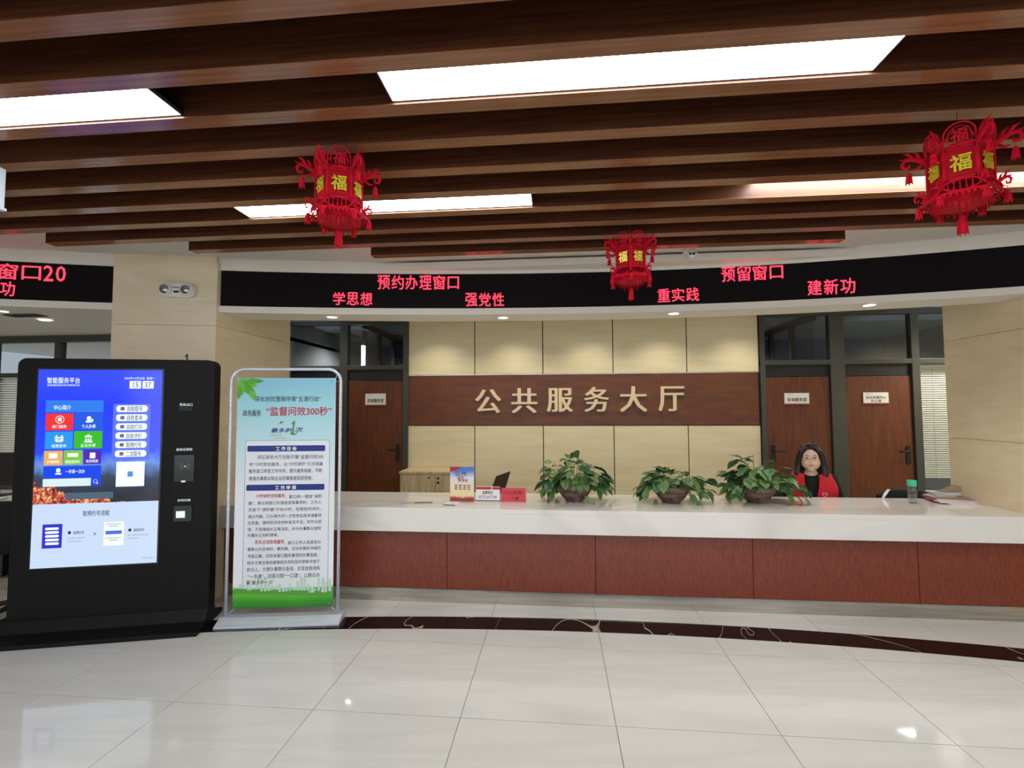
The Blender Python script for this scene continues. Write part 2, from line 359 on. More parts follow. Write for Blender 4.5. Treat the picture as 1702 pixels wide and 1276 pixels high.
# office ceiling behind the bulkhead, and soffit at the left
struct(box('ceiling_office', whitepaint, -3.0, 4.3, 4.2, 6.6, 2.90, 2.96))
struct(MB().prism([(-3.76 - 0.2 * i, fy(-3.76 - 0.2 * i) + .2) for i in range(22)] + [(-8, 5.3), (-3.76, 5.3)], 2.499, 2.54).ob('ceiling_soffit', whitepaint))

# ---- LED displays
def led(x0, x1, label, lines):
    t = thing('led_display', label, 'led sign')
    ribbon('display_panel', ledblack, x0, x1, 2.555, 2.871, 0.0, 0.05, t)
    for s, px0, py0, px1, py1 in lines:
        # find the curve point under the text centre
        def hit(x, y):
            lo, hi = 0.3, 12.0; d = ray(x, y)
            for _ in range(50):
                t_ = (lo + hi) / 2; p = CAM + d * t_
                if p[1] > fy(p[0]): hi = t_
                else: lo = t_
            return CAM + d * lo
        n = len(s); wts = [0.55 if c.isdigit() else 1.0 for c in s]; W = sum(wts)
        bm = MB(); acc = 0
        a = hit(px0, (py0 + py1) / 2); c = hit(px1, (py0 + py1) / 2); zt = hit((px0 + px1) / 2, py0)[2]; zb = hit((px0 + px1) / 2, py1)[2]
        for ch, wt in zip(s, wts):
            f0 = acc / W; f1 = (acc + wt) / W; acc += wt
            xa = a[0] + (c[0] - a[0]) * (f0 + 0.04 / n); xb = a[0] + (c[0] - a[0]) * (f1 - 0.10 / n)
            st = len(bm.v); hgt = zt - zb
            k0, k1 = (0.22, 0.80) if ch == '口' else (0.0, 1.0)
            if ch == '口': xa += (xb - xa) * 0.06
            addtext(bm, ch, xa, xb, zb + hgt * (0.04 if ch == '口' else 0), zt - hgt * (0.08 if ch == '口' else 0), 0, 0.012)
            for i in range(st, len(bm.v)):
                q = bm.v[i]; bm.v[i] = (q[0], fy(q[0]) - 0.003, q[2])
        bm.ob('lit_text', ledred, t)
    return t
led(-2.95, 3.645, 'long curved black message board with red characters above the reception counter',
    [('预约办理窗口', 627, 458, 765, 481), ('学思想', 553, 486, 621, 507), ('强党性', 773, 487, 840, 509), ('重实践', 1092, 479, 1164, 501), ('预留窗口', 1198, 442, 1304, 466), ('建新功', 1341, 464, 1424, 489)])
led(-7.98, -3.74, 'black message board left of the stone column reading 20 in red',
    [('服务窗口20', -88, 438, 113, 464), ('功', 0, 468, 28, 492)])

# ---- columns
def stone_col(name, A, B, depth_pts, joints):
    pass
col = struct(MB().prism([(-3.74, 3.76), (-2.985, 3.93), (-2.98, 5.08), (-3.74, 5.08)], 0, ZC).ob('wall_column', stone))
zz = [0.0, 0.57, 1.47, 2.37, 2.985]
for i in range(4):
    MB().prism([(-3.765, 3.735), (-2.965, 3.915), (-2.985, 3.94), (-3.76, 3.765)], zz[i] + .0015, zz[i + 1] - .0015).ob('stone_panel', stone, col)
    MB().prism([(-2.965, 3.9155), (-2.955, 3.9175), (-2.955, 5.09), (-2.978, 5.09), (-2.983, 3.942)], zz[i] + .0015, min(zz[i + 1], 2.93) - .0015).ob('stone_panel', stone, col)
pier = struct(box('wall_right', stone, 3.68, 8.0, 3.86, 4.87, 0, ZC))
zz = [0.0, 0.45, 1.35, 2.25, 2.96]
for i in range(4):
    box('stone_panel', stone, 3.65, 3.678, 3.86, 4.88, zz[i] + .0015, zz[i + 1] - .0015, pier)
    box('stone_panel', stone, 3.65, 4.6, 3.83, 3.8585, zz[i] + .0015, zz[i + 1] - .0015, pier)
struct(box('wall_left_hall', stone, -8.1, -8, -6.3, 5.1, 0, 3.1)); struct(box('wall_right_hall', stone, 8, 8.1, -6.3, 4.9, 0, 3.1))
# printed numeral on the column
q = Fr((-3.765, 3.735, 0), math.atan2(0.18, 0.8)).rect(306, 588, 316, 607)
b = one(MB(), q[0], q[1], q[2], q[3], -0.001)
b.ob('printed_number', black, col, loc=(0, 0, 0)); o = bpy.data.objects['printed_number']
o.matrix_local = Matrix.Translation((-3.765, 3.735, 0)) @ Matrix.Rotation(math.atan2(0.18, 0.8), 4, 'Z')

# ---- back wall with cream panels and brown band
WY = 6.40
wall = struct(box('wall_back', black, aty2(679, 575, WY)[0], aty2(1260, 575, WY)[0], WY + 0.02, WY + 0.12, 0, 2.9))
px = [679, 789, 902, 1018.5, 1141, 1260.5]
pX = [aty2(p, 575, WY)[0] for p in px]
for i in range(5):
    for z0, z1 in ((0.02, 1.405), (2.10, 2.895)):
        box('wall_panel', creampanel, pX[i] + .006, pX[i + 1] - .006, WY, WY + 0.02, z0, z1, wall, 0.002)
bX = [aty2(p, 660, WY)[0] for p in (679, 866, 1100, 1261)]
for i in range(3):
    box('wood_panel', bandwood, bX[i] + .001, bX[i + 1] - .001, WY - 0.004, WY + 0.02, 1.415, 2.085, wall)
box('metal_trim', steel, pX[0], pX[5], WY - 0.006, WY + 0.01, 2.086, 2.098, wall)
for i, ch in enumerate('公共服务大厅'):
    x0, x1 = [(791, 832), (851, 892), (910, 951), (972, 1011), (1031, 1074), (1095, 1136)][i]
    y0, y1 = [(647, 686), (645, 686), (645, 684), (643, 684), (642, 684), (642, 683)][i]
    f = Fr((0, WY - 0.012, 0), 0).rect(x0, y0, x1, y1)
    cx_, cz_ = (f[0] + f[1]) / 2, f[2]
    o = addtext(MB(), ch, f[0] - cx_, f[1] - cx_, 0, f[3] - f[2], 0, 0.022, 0.02).ob('metal_character', goldchar, None, loc=(cx_, WY - 0.006, cz_))
    pos = ['first', 'second', 'third', 'fourth', 'fifth', 'last'][i]
    tag(o, 'raised gold character %s, %s of six on the brown wooden band' % (ch, pos), 'lettering', 'gold characters on the wooden band')

# ---- glazed door walls
def X6(p, y=600): return aty2(p, y, WY)[0]
def Z6(y, x=900): return aty2(x, y, WY)[1]
fy0, fy1 = WY - 0.03, WY + 0.06
zt0, zt1 = 2.80, 2.86
def door(name, x0, x1, plate, handle_side, sign):
    g = struct(MB().box(x0 + .01, x1 - .01, WY, WY + 0.045, 0.01, 2.02).ob(name, doorwood, None, 0.002))
    box('transom_panel', black, x0, x1, WY + 0.01, WY + 0.03, 2.03, 2.175, g)
    if handle_side:
        hx = x1 - 0.075 if handle_side > 0 else x0 + 0.075
        h = MB().prism(rrect(hx - 0.024, hx + 0.024, 0.93, 1.16, 0.01), WY - 0.012, WY, 'y').ob('door_handle', black, g)
        MB().tube([(hx, WY - 0.01, 1.09), (hx, WY - 0.05, 1.09), (hx - handle_side * 0.03, WY - 0.055, 1.09), (hx - handle_side * 0.13, WY - 0.05, 1.088)], 0.009).ob('lever', black, h)
    return g
def sign(px0, py0, px1, py1, lines, label):
    f = Fr((0, WY - 0.012, 0), 0).rect(px0, py0, px1, py1)
    cx_ = (f[0] + f[1]) / 2; w2 = (f[1] - f[0]) / 2; h = f[3] - f[2]
    t = thing('door_sign', label, 'sign', (cx_, WY - 0.001, f[2]), 0, 'door signs')
    box('plate', vinyl, -w2, w2, -0.012, 0, 0, h, t, 0.002)
    box('edge_strip', mat('sign red', rgb(150, 50, 40), 0.5), -w2, w2, -0.0145, -0.0122, -0.004, h * 0.08, t)
    b = MB()
    n = len(lines)
    for i, s in enumerate(lines):
        zc = h * (0.42 if n == 1 else (0.56, 0.26)[i]); hh = h * (0.17 if n == 1 else 0.12); ww = 0.80 if len(s) > 4 else 0.42
        addtext(b, s, -w2 * ww, w2 * ww, zc - hh, zc + hh, -0.0125, 0.025)
    b.ob('sign_text', black, t)
    b = addtext(MB(), '公共服务大厅', -w2 * 0.82, -w2 * 0.3, h * 0.84, h * 0.92, -0.0125)
    b.ob('header_text', mat('sign header red', rgb(170, 60, 60), 0.5), t)
# frames (posts and rails), each run one frame with its posts as parts
def frame_run(name, posts, x0, x1, rails):
    g = struct(box(name, frame, x0, x1, fy0, fy1, zt0, zt1))
    for a, c, z0, z1 in posts: box('post', frame, a, c, fy0, fy1, z0, z1, g, 0.003)
    for a, c, z0, z1 in rails: box('rail', frame, a, c, fy0 + 0.002, fy1, z0, z1, g, 0.003)
    return g
xl = [X6(455), X6(461), X6(470), X6(566), X6(579), X6(671), X6(679.5)]
frame_run('window_1', [(xl[1], xl[2], 0, zt0), (xl[3], xl[4], 0, zt0), (xl[5], xl[6], 0, zt0)], -4.4, xl[6],
          [(-4.4, xl[6], 2.175, 2.235)])
bpy.data.objects['window_1']['kind'] = 'structure'
def pane(g, a, c, z0, z1): box('glass_pane', glassm, a, c, WY + 0.01, WY + 0.018, z0, z1, bpy.data.objects[g])
pane('window_1', xl[2], xl[3], 2.235, zt0); pane('window_1', xl[4], xl[5], 2.235, zt0); pane('window_1', -4.4, xl[1], 2.235, zt0)
door('door_1', xl[2], xl[3], None, 0, None)
door('door_2', xl[4], xl[5], None, 1, None)
sign(607, 654, 641, 674, ['咨询服务室'], 'white door sign on the wooden door left of the cream wall')
xr = [X6(1262), X6(1270.5), X6(1378), X6(1402), X6(1513), X6(1526), X6(1640)]
frame_run('window_2', [(xr[0], xr[1], 0, zt0), (xr[2], xr[3], 0, zt0), (xr[4], xr[5], 0, zt0)], xr[0], 5.6,
          [(xr[0], 5.6, 2.175, 2.235)])
pane('window_2', xr[1], xr[2], 2.235, zt0); pane('window_2', xr[3], xr[4], 2.235, zt0); pane('window_2', xr[5], 5.6, 2.235, zt0); pane('window_2', xr[5], 5.6, 0.1, 2.175)
door('door_3', xr[1], xr[2], None, -1, None); door('door_4', xr[3], xr[4], None, 1, None)
sign(1304, 653, 1345, 672, ['咨询服务室'], 'white door sign on the wooden door behind the seated woman')
sign(1435, 652, 1477, 671, ['综合处理中心', '办公室'], 'white door sign with two lines of writing beside the blinds')
# venetian blinds
def blinds(label, x0, x1, y, ztop, zbot, pitch=0.0275, tilt=58, group='venetian blinds'):
    t = thing('venetian_blind', label, 'blind', ((x0 + x1) / 2, y, 0), 0, group); hw = (x1 - x0) / 2
    box('head_rail', blindm, -hw, hw, -0.015, 0.015, ztop - 0.03, ztop, t)
    me = MB().box(-hw, hw, -0.0125, 0.0125, -0.0006, 0.0006).xf(Matrix.Rotation(math.radians(tilt), 4, 'X')).mesh('slat', blindm)
    z = ztop - 0.045
    while z > zbot: mk('slat', me, t, loc=(0, 0, z)); z -= pitch
    for u in (-hw * 0.55, hw * 0.2, hw * 0.6): MB().tube([(u, -0.014, zbot), (u, -0.014, ztop)], 0.0012, 4).ob('ladder_cord', frame, t)
blinds('cream venetian blind behind glass beside the right-hand stone pier', xr[5] + .01, 5.4, WY + 0.10, 2.16, 0.75)
# rooms behind the glass
room = struct(box('wall_office_rear', bluewall, -4.6, 5.8, 9.1, 9.2, 0, 2.9))
struct(box('ceiling_rear_office', mat('office ceiling tile', rgb(118, 122, 122), 0.9), -4.6, 5.8, 6.48, 9.2, 2.86, 2.90))
struct(box('wall_office_side', roomgrey, -4.7, -4.6, 6.5, 9.2, 0, 2.9)); struct(box('wall_office_side', roomgrey, 5.8, 5.9, 6.5, 9.2, 0, 2.9))
def partition(x, label):
    t = thing('glass_partition', label, 'partition', (x, 6.5, 0), 0, 'glass partitions in the offices')
    box('top_rail', black, -0.03, 0.03, 0, 2.5, 2.76, 2.84, t)
    for y in (0.55, 1.2, 2.0): box('post', black, -0.03, 0.03, y, y + 0.07, 0, 2.76, t)
    box('glass_pane', glassm, -0.006, 0.006, 0, 2.5, 1.0, 2.76, t)
partition(X6(598, 560) + 0.02, 'black framed glass partition seen through the glass above the door left of the cream wall')
partition(X6(1362, 540) - 0.02, 'black framed glass partition seen through the glass above the door behind the woman')
t = thing('tube_lamp', 'lit vertical tube lamp seen through glass above a door', 'lamp', (X6(604, 580) * 7.2 / 6.4, 7.2, 0))
MB().tube([(0, 0, 2.27), (0, 0, 2.62)], 0.03, 12).ob('lit_tube', tube, t); box('housing', frame, -0.03, 0.03, 0.026, 0.05, 2.22, 2.859, t)
for i, (x, y, lb) in enumerate(((-3.5, 7.6, 'dark square ceiling vent above the first glazed transom'), (-2.75, 7.9, 'dark square ceiling vent seen through the transom beside the lit tube'))):
    v = thing('ceiling_vent', lb, 'vent', (x, y, 2.86), 0, 'office ceiling vents')
    box('vent_plate', black, -0.2, 0.2, -0.2, 0.2, -0.008, 0, v)
    for k in range(6): box('louvre', frame, -0.19, 0.19, -0.17 + k * 0.065, -0.14 + k * 0.065, -0.014, -0.008, v)
for x_, y_, e_ in ((-3.2, 7.4, 120), (-0.5, 7.4, 90), (2.6, 7.4, 120), (4.7, 7.4, 120)): spot('office_fill', (x_, y_, 2.84), e_, (0.9, 0.96, 1.0), 2.6, 0.6, 0.18)  # bare spots without fittings, added to brighten the rooms behind the glass
for x_, y_, z_, e_ in ((-6.8, 7.4, 2.58, 170), (-5.0, 6.4, 2.58, 130)): spot('office_fill', (x_, y_, z_), e_, (0.95, 0.98, 1.0), 2.6, 0.6, 0.18)  # bare spots added to brighten the left office
for x_, e_ in ((-3.3, 24), (3.3, 22), (5.15, 150)): spot('office_fill', (x_, 5.7, 2.88), e_, (1.0, 0.95, 0.85), 2.5, 0.7, 0.2)  # added fill spots without fittings, for the blinds and office front

# ---- left office zone
lw = struct(MB().box(-8, -3.76, 5.0, 5.08, 2.42, 2.50).ob('window_3', frame))
for a, c in ((91, 101), (-20, -8)):
    box('post', frame, aty2(a, 570, 5.0)[0], aty2(c, 570, 5.0)[0], 5.0, 5.07, 0, 2.42, lw)
box('rail', frame, -8, -3.76, 5.002, 5.07, 2.02, 2.07, lw)
box('glass_pane', glassm, -8, -3.76, 5.03, 5.036, 2.07, 2.42, lw); 
blinds('pale venetian blind behind the black kiosk at the far left edge', -7.2, aty2(110, 680, 5.0)[0], 5.12, 2.02, 0.9)
struct(box('wall_left_lower', roomgrey, -8, -3.76, 5.0, 5.08, 0, 0.9))
# room behind with a daylight window
struct(box('ceiling_left_office', ceilpaint, -9, -3.7, 5.1, 9.3, 2.60, 2.65))
lr = struct(MB().box(-9, -3.7, 9.2, 9.3, 0, 1.9).box(-9, -3.7, 9.2, 9.3, 2.5, 2.7).ob('wall_left_office', whitepaint))
for k in range(7): box('mullion', frame, -9 + k * 0.85, -8.94 + k * 0.85, 9.2, 9.28, 1.9, 2.5, lr)
struct(box('wall_left_divider', roomgrey, -3.74, -3.70, 5.09, 9.2, 0, 2.9))

# ================================================================== LIGHTS in the ceiling
def lamp(x0, x1, y0, y1, z, label, dm=None):
    t = thing('ceiling_light', label, 'ceiling light', ((x0 + x1) / 2, (y0 + y1) / 2, z), 0, 'long light panels between the ceiling beams')
    hx = (x1 - x0) / 2; hy = (y1 - y0) / 2
    box('diffuser', dm or lightpanel, -hx + .006, hx - .006, -hy + .005, hy - .005, 0, 0.012, t)
    fr = MB().box(-hx, hx, -hy, -hy + .005, -0.002, 0.03).box(-hx, hx, hy - .005, hy, -0.002, 0.03).box(-hx, -hx + .006, -hy, hy, -0.002, 0.03).box(hx - .006, hx, -hy, hy, -0.002, 0.03)
    fr.box(-hx, hx, -hy, hy, 0.012, 0.03).ob('housing', mat('lamp housing', rgb(60, 58, 56), 0.5), t)
g0, g1 = YB[30] + 0.0765, YB[31] - 0.0005
h0, h1 = YB[34] + 0.0765, YB[35] - 0.0005
lamp(L1[0], L1[1], g0, g1, 2.862, 'glowing white light panel cut by the photo edge at upper left')
lamp(L2[0], L2[1], g0, g1, 2.862, 'large glowing white light panel high above the gold lettering, the longest in view')
lamp(L3[0], L3[1], h0, h1, 2.862, 'glowing light panel behind the lantern left of centre')
lamp(L4[0], L4[1], h0, h1, 2.955, 'recessed light panel washing the beam behind the largest lantern', mat('bright lamp diffuser', rgb(255, 255, 255), 0.6, emit=(1, 0.96, 0.92, 1), es=PANEL_E * 2.4))
for y in (-3.4, -1.6, -0.3):
    k = min(range(len(YB)), key=lambda i: abs(YB[i] - y)); a, c = YB[k] + 0.0765, YB[k + 1] - 0.0005
    for x in (-4.4, -1.5, 1.5, 4.4): lamp(x - 1, x + 1, a, c, 2.862, 'hall light panel behind the viewpoint, %s row, %s' % ({-3.4: 'third', -1.6: 'second', -0.3: 'first'}[y], {-4.4: 'far left', -1.5: 'centre left', 1.5: 'centre right', 4.4: 'far right'}[x]))
k = 30; lamp(3.6, 5.6, g0, g1, 2.862, 'light panel beyond the photo edge at the right')
def downlight(x, y, z, label, e=9, col_=(1, 0.93, 0.82)):
    t = thing('downlight', label, 'downlight', (x, y, z), 0, 'round downlights under the bulkhead')
    MB().lathe([(0.058, 0.0), (0.058, -0.006), (0.046, -0.004), (0.044, 0.0)], seg=24).ob('trim_ring', vinyl, t)
    MB().lathe([(0.0, -0.0015), (0.045, -0.0015), (0.045, 0.0), (0.0, 0.0)], seg=24).ob('lamp_face', downlamp, t)
    spot('downlight_beam', (x, y, z - 0.02), e, col_, 2.0, 0.7)
for px_, py_, lb in ((552, 527, 'downlight in the bulkhead above the poster stand'), (836, 528, 'downlight in the bulkhead above the left half of the gold lettering'),
                     (1120, 521, 'downlight in the bulkhead above the right end of the gold lettering'), (1445, 507, 'downlight in the bulkhead above the two right-hand doors'),
                     (3, 517, 'downlight cut by the left photo edge'), (75, 532, 'downlight in the soffit above the black kiosk')):
    p = atz(px_, py_, 2.494); downlight(p[0], p[1], 2.4945, lb)
for x in (-1.55, -0.55, 0.45, 1.35, 2.3): spot('wall_wash', (x, 5.9, 2.88), 34, (1, 0.93, 0.76), 2.0, 0.9)
v = thing('soffit_vent', 'slim grey air vent between the two downlights at the far left', 'vent', tuple(atz(42, 524, 2.496)))
box('vent_frame', frame, -0.16, 0.16, -0.06, 0.06, -0.006, 0, v)
for k in range(5): box('louvre', black, -0.15, 0.15, -0.05 + k * 0.02, -0.04 + k * 0.02, -0.009, -0.006, v)

# ================================================================== RECEPTION COUNTER
xe = 3.648
t = thing('counter_base', 'reddish wooden front of the long reception counter with a steel kick plate', 'counter', (0, 4.09, 0))
jx = [-2.953, -1.13 - 1.5 * 0, aty2(743, 950, 4.09)[0], aty2(990, 950, 4.09)[0], aty2(1252, 950, 4.09)[0], aty2(1527, 950, 4.09)[0], xe]
jx = [-2.953] + [aty2(p, 950, 4.09)[0] for p in (508, 743, 990, 1252, 1527)] + [xe]
box('carcass', black, -2.95, xe, 0.02, 0.06, 0.0, 0.60, t)
for i in range(len(jx) - 1): box('wood_panel', counterwood, jx[i] + .0025, jx[i + 1] - .0025, 0, 0.02, 0.113, 0.598, t, 0.001)
box('kick_plate', steel, -2.953, xe, 0.002, 0.02, 0.001, 0.11, t)
t = thing('countertop', 'long white marble worktop with a deep front edge', 'worktop', (0, 4.03, 0))
b = MB().box(-2.953, xe, 0, 0.75, 0.762, 0.80).box(-2.953, xe, 0, 0.045, 0.602, 0.762)
b.ob('marble_slab', slabm, t, 0.002)
# left counter run
t = thing('service_counter', 'pale counter mostly hidden behind the left side of the black kiosk', 'counter', (0, 0, 0))
MB().box(-7.98, -3.77, 3.98, 4.65, 0.762, 0.80).box(-7.98, -3.77, 3.98, 4.02, 0.60, 0.762).ob('marble_slab', slabm, t, 0.002)
box('wood_panel', counterwood, -7.98, -3.77, 4.04, 4.08, 0.11, 0.60, t); box('kick_plate', steel, -7.98, -3.77, 4.042, 4.06, 0, 0.109, t)

# ================================================================== KIOSK
KP = np.array([-2.613, 3.341, 0]); ka = math.radians(15)
un = np.array([math.cos(ka), math.sin(ka), 0]); nn = np.array([math.sin(ka), -math.cos(ka), 0])
KO = KP - nn * 0.19                          # origin: body front plane, at the base's right end
kf = Fr(KO, ka)
u0 = kf.uv(19, 830)[0]; u1 = (kf.uv(357, 640)[0] + kf.uv(352, 800)[0]) / 2 ; ztop = (kf.uv(60, 594)[1] + kf.uv(330, 599)[1]) / 2
k = thing('information_kiosk', 'tall black touchscreen kiosk with a blue lit menu screen', 'kiosk', tuple(KO), ka)
zb = 0.09
MB().prism(rrect(u0, u1, zb, ztop, 0.055, 6), 0.0, 0.11, 'y').ob('body', kioskblack, k, 0.004)
prof = [(-0.19, 0.0), (0.26, 0.0), (0.26, 0.035), (0.12, 0.06), (0.11, 0.13), (-0.005, 0.13), (-0.06, 0.055), (-0.19, 0.03)]
b = MB(); vs = []
for uu in (u0 - 0.06, u1 + 0.0):
    for y_, z_ in prof: vs.append((uu, y_, z_))
n = len(prof); b.add(vs, [tuple(range(n)), tuple(range(2 * n - 1, n - 1, -1))] + [(i, n + i, n + (i + 1) % n, (i + 1) % n) for i in range(n)])
b.ob('base', kioskblack, k, 0.004)
S = kf.rect(62, 613, 270, 640); su0, su1 = kf.uv(57, 800)[0], kf.uv(265, 800)[0]
zt_ = (kf.uv(62, 613)[1] + kf.uv(270, 616)[1]) / 2; zbm = (kf.uv(48, 946)[1] + kf.uv(260, 933)[1]) / 2; zmid = (kf.uv(53, 839)[1] + kf.uv(263, 831)[1]) / 2
scr = MB().box(su0 - .012, su1 + .012, -0.004, 0.0, zbm - .012, zt_ + .012).ob('screen', blackgloss, k)
box('wallpaper', wallpaper(), su0, su1, -0.006, -0.004, zmid, zt_, scr)
box('guide_panel', gradient_print('x', [(0, (1, 1, 1, 1)), (1, (1, 1, 1, 1))]) if False else emat('guide pale blue', rgb(196, 214, 240), 0.95), su0, su1, -0.006, -0.004, zbm, zmid - 0.0005, scr)
SU, SZ = su1 - su0, zt_ - zbm
# screen pixel -> local, from an undistorted sheet: photo x along the menu, using the plane itself
def R_(x0, y0, x1, y1): return kf.rect(x0, y0, x1, y1, 0.006)
def tilebox(c, x0, y0, x1, y1, d=0.0005, r=0.0, name='menu_tile'):
    q = R_(x0, y0, x1, y1); y_ = -0.006 - d
    MB().prism(rrect(q[0], q[1], q[2], q[3], max(r, 0.0006), 4), y_, -0.006, 'y').ob(name, c, scr)
    return q
WHT = emat('screen white', rgb(235, 248, 250), 1.0)
DKT = emat('screen dark', rgb(20, 24, 40), 1.0)
def stext(items, m, name='menu_text', d=0.0012, bold=0.01):
    for s, x0, y0, x1, y1 in items:
        q = R_(x0, y0, x1, y1); addtext(MB(), s, q[0], q[1], q[2], q[3], -0.006 - d, bold).ob(name, m, scr)
def shade(c): return emat('m%d' % len(MATS), rgb(*c))
tilebox(shade((40, 118, 226)), 76, 665, 172, 685)
tilebox(shade((232, 44, 44)), 76, 687, 122, 715); tilebox(shade((26, 84, 214)), 124, 686, 171, 714)
tilebox(shade((34, 142, 230)), 75, 717, 121, 746); tilebox(shade((52, 178, 30)), 123, 716, 170, 745)
tilebox(shade((226, 168, 84)), 73, 749, 104, 773); tilebox(shade((120, 190, 60)), 106, 748, 137, 772); tilebox(shade((76, 32, 168)), 139, 747, 168, 771)
tilebox(shade((16, 66, 224)), 72, 774, 168, 794)
tilebox(shade((206, 226, 230)), 71, 795, 151, 808); tilebox(shade((16, 66, 224)), 151, 793, 167, 807)
tilebox(shade((84, 108, 226)), 187, 671, 249, 763, 0.0003, name='button_panel')
for i in range(6):
    y_ = 679 + i * 15.1 - 0.2 * i; x_ = 193.5 - i * 0.5
    tilebox(WHT, x_, y_ - 5.5, x_ + 52, y_ + 5.5, 0.0008, 0.02, 'menu_button')
stext([('自助取号', 212, 674.5, 237, 683.5), ('自助查询', 211.5, 689.5, 236.5, 698.5), ('自助打印', 211, 705, 236, 713.5), ('自助评价', 210.5, 720, 235.5, 728.5), ('取预约号', 210, 734.5, 235, 743.5), ('二次取号', 209.5, 749.5, 234.5, 758.5)], DKT)
q = MB()
for i, y_ in enumerate((679, 694, 709, 724, 739, 754)):
    r_ = R_(200.5 - i * .4, y_ - 3, 207.5 - i * .4, y_ + 3); q.prism(rrect(r_[0], r_[1], r_[2], r_[3], 0.008), -0.0075, -0.0068, 'y')
q.ob('button_icon', shade((90, 100, 130)), scr)
tilebox(WHT, 193, 767, 240, 808, 0.0006, name='code_card')
tilebox(shade((70, 140, 210)), 212, 783, 221, 792, 0.0012, 0.004, 'code_card_logo')
stext([('智能服务平台', 78.5, 627, 133, 637), ('ZHINENGFUWUPINGTAI', 78.5, 638.5, 132.5, 641.5), ('2022年12月26日  星期一', 207, 626.5, 258, 630.5), ('中心简介', 90, 673, 118, 681),
       ('部门服务', 87, 706, 111, 711.5), ('个人办事', 136, 705, 159, 711.5), ('结果查询', 86, 738, 110, 743.5), ('企业办事', 134, 737, 159, 742.5),
       ('办事指南', 78, 765, 98.5, 769.5), ('满意度测评', 108.5, 764.5, 133, 769.5), ('政务制度', 143, 763.5, 163.5, 768.5), ('一件事一次办', 109, 780, 141, 786.5)], WHT)
# time boxes
tilebox(WHT, 215.5, 633, 234.5, 645.5, 0.0008); tilebox(WHT, 237, 633, 255.5, 645.5, 0.0008)
q = R_(220, 635, 224.5, 643.5); one(MB(), q[0], q[1], q[2], q[3], -0.0078).ob('menu_text', shade((60, 90, 90)), scr)
stext([('5', 225.5, 635, 230.5, 643.5), ('37', 241, 635, 251.5, 643.5)], shade((60, 90, 90)), d=0.0018)
# icons on tiles
def ring(b, x, y, r, t_, seg=20):
    c = R_(x - r, y - r, x + r, y + r); cx_, cz = (c[0] + c[1]) / 2, (c[2] + c[3]) / 2; rx = (c[1] - c[0]) / 2
    b.tube([(cx_ + rx * math.cos(a * 2 * math.pi / seg), -0.0068, cz + rx * math.sin(a * 2 * math.pi / seg)) for a in range(seg + 1)], t_, 4)
def disc(b, x, y, r): 
    c = R_(x - r, y - r, x + r, y + r); b.prism(rrect(c[0], c[1], c[2], c[3], 1, 5), -0.0076, -0.0066, 'y')
def rc(b, x0, y0, x1, y1, r=0.001): c = R_(x0, y0, x1, y1); b.prism(rrect(c[0], c[1], c[2], c[3], r, 3), -0.0076, -0.0066, 'y')
ICONS = [[('r', 99.5, 697, 7, 0.0022), (96.5, 694, 102.5, 700)], [('d', 148, 695, 3.6), (142.5, 698.5, 152, 702, 0.008), (152, 696, 155, 701)],
    [(91, 726, 106, 728), (91, 730, 106, 732), (93, 723, 95, 734), (102, 723, 104, 734), (93, 733, 104, 734.5)],
    [(141, 724, 153, 726.5), (142, 728, 144, 733), (146, 728, 148, 733), (150, 728, 152, 733), (140, 733, 154, 735), (145, 722, 149, 724.5)],
    [(81.5, 753, 95.5, 761.5, 0.003)], [(112.5, 753, 130, 759, 0.004)], [(149.5, 752, 158.5, 761.5, 0.002)],
    [('d', 97, 781.5, 3.6), (92, 786, 102, 788.5, 0.003)], [('r', 158.5, 799.5, 3.2, 0.0012), (160.5, 802, 163, 803.5)]]
for ic in ICONS:
    b = MB()
    for a in ic:
        if a[0] == 'r': ring(b, *a[1:])
        elif a[0] == 'd': disc(b, *a[1:])
        else: rc(b, *a)
    b.ob('tile_icon', WHT, scr)
# road strip and guide panel contents
tilebox(shade((70, 96, 112)), 108, 818, 188, 829, 0.0002, name='road_picture')
NAV = shade((24, 34, 84)); GRY = shade((120, 134, 160))
stext([('取预约号流程', 138, 848, 182, 857)], NAV, 'guide_title')
tilebox(shade((44, 44, 190)), 70, 871, 103, 911, 0.0005, name='guide_thumbnail'); b = MB()
for i in range(5): rc(b, 75, 876.5 + i * 6.2, 98, 880.5 + i * 6.2, 0.01)
b.ob('thumbnail_buttons', WHT, scr)
tilebox(WHT, 172.5, 867, 205.5, 906, 0.0005, name='ticket_picture')
b = MB(); rc(b, 175, 870, 202, 871); rc(b, 181, 873.5, 196, 874.6); rc(b, 175, 893, 202, 894); rc(b, 181, 896.5, 197, 897.6); b.ob('ticket_lines', GRY, scr)
tilebox(shade((70, 110, 190)), 175.5, 881.5, 202.5, 887.5, 0.001, name='ticket_bar')
b = MB(); disc(b, 115.5, 885, 2.6); disc(b, 216, 880.5, 2.6); c = R_(155, 884, 160, 890); b.prism([(c[0], c[2]), (c[1], (c[2] + c[3]) / 2), (c[0], c[3]), ((c[0] + c[1]) / 2, (c[2] + c[3]) / 2)], -0.0076, -0.0066, 'y'); b.ob('step_marks', NAV, scr)
stext([('取预约号', 122, 882, 140, 887.5), ('读取身份', 222, 877.5, 240, 883)], NAV, 'guide_text')
stext([('点击首页“取预约号”', 112, 892.5, 143, 895.5), ('选择对应的预约', 112, 898, 136, 901), ('插入身份证读取信息', 213, 887, 247, 890), ('打印预约号', 213, 892.5, 231, 895.5), ('点击进入首页', 235, 925, 256, 928)], GRY, 'guide_note', bold=0)
b = MB(); c = R_(200, 855, 262, 930); 
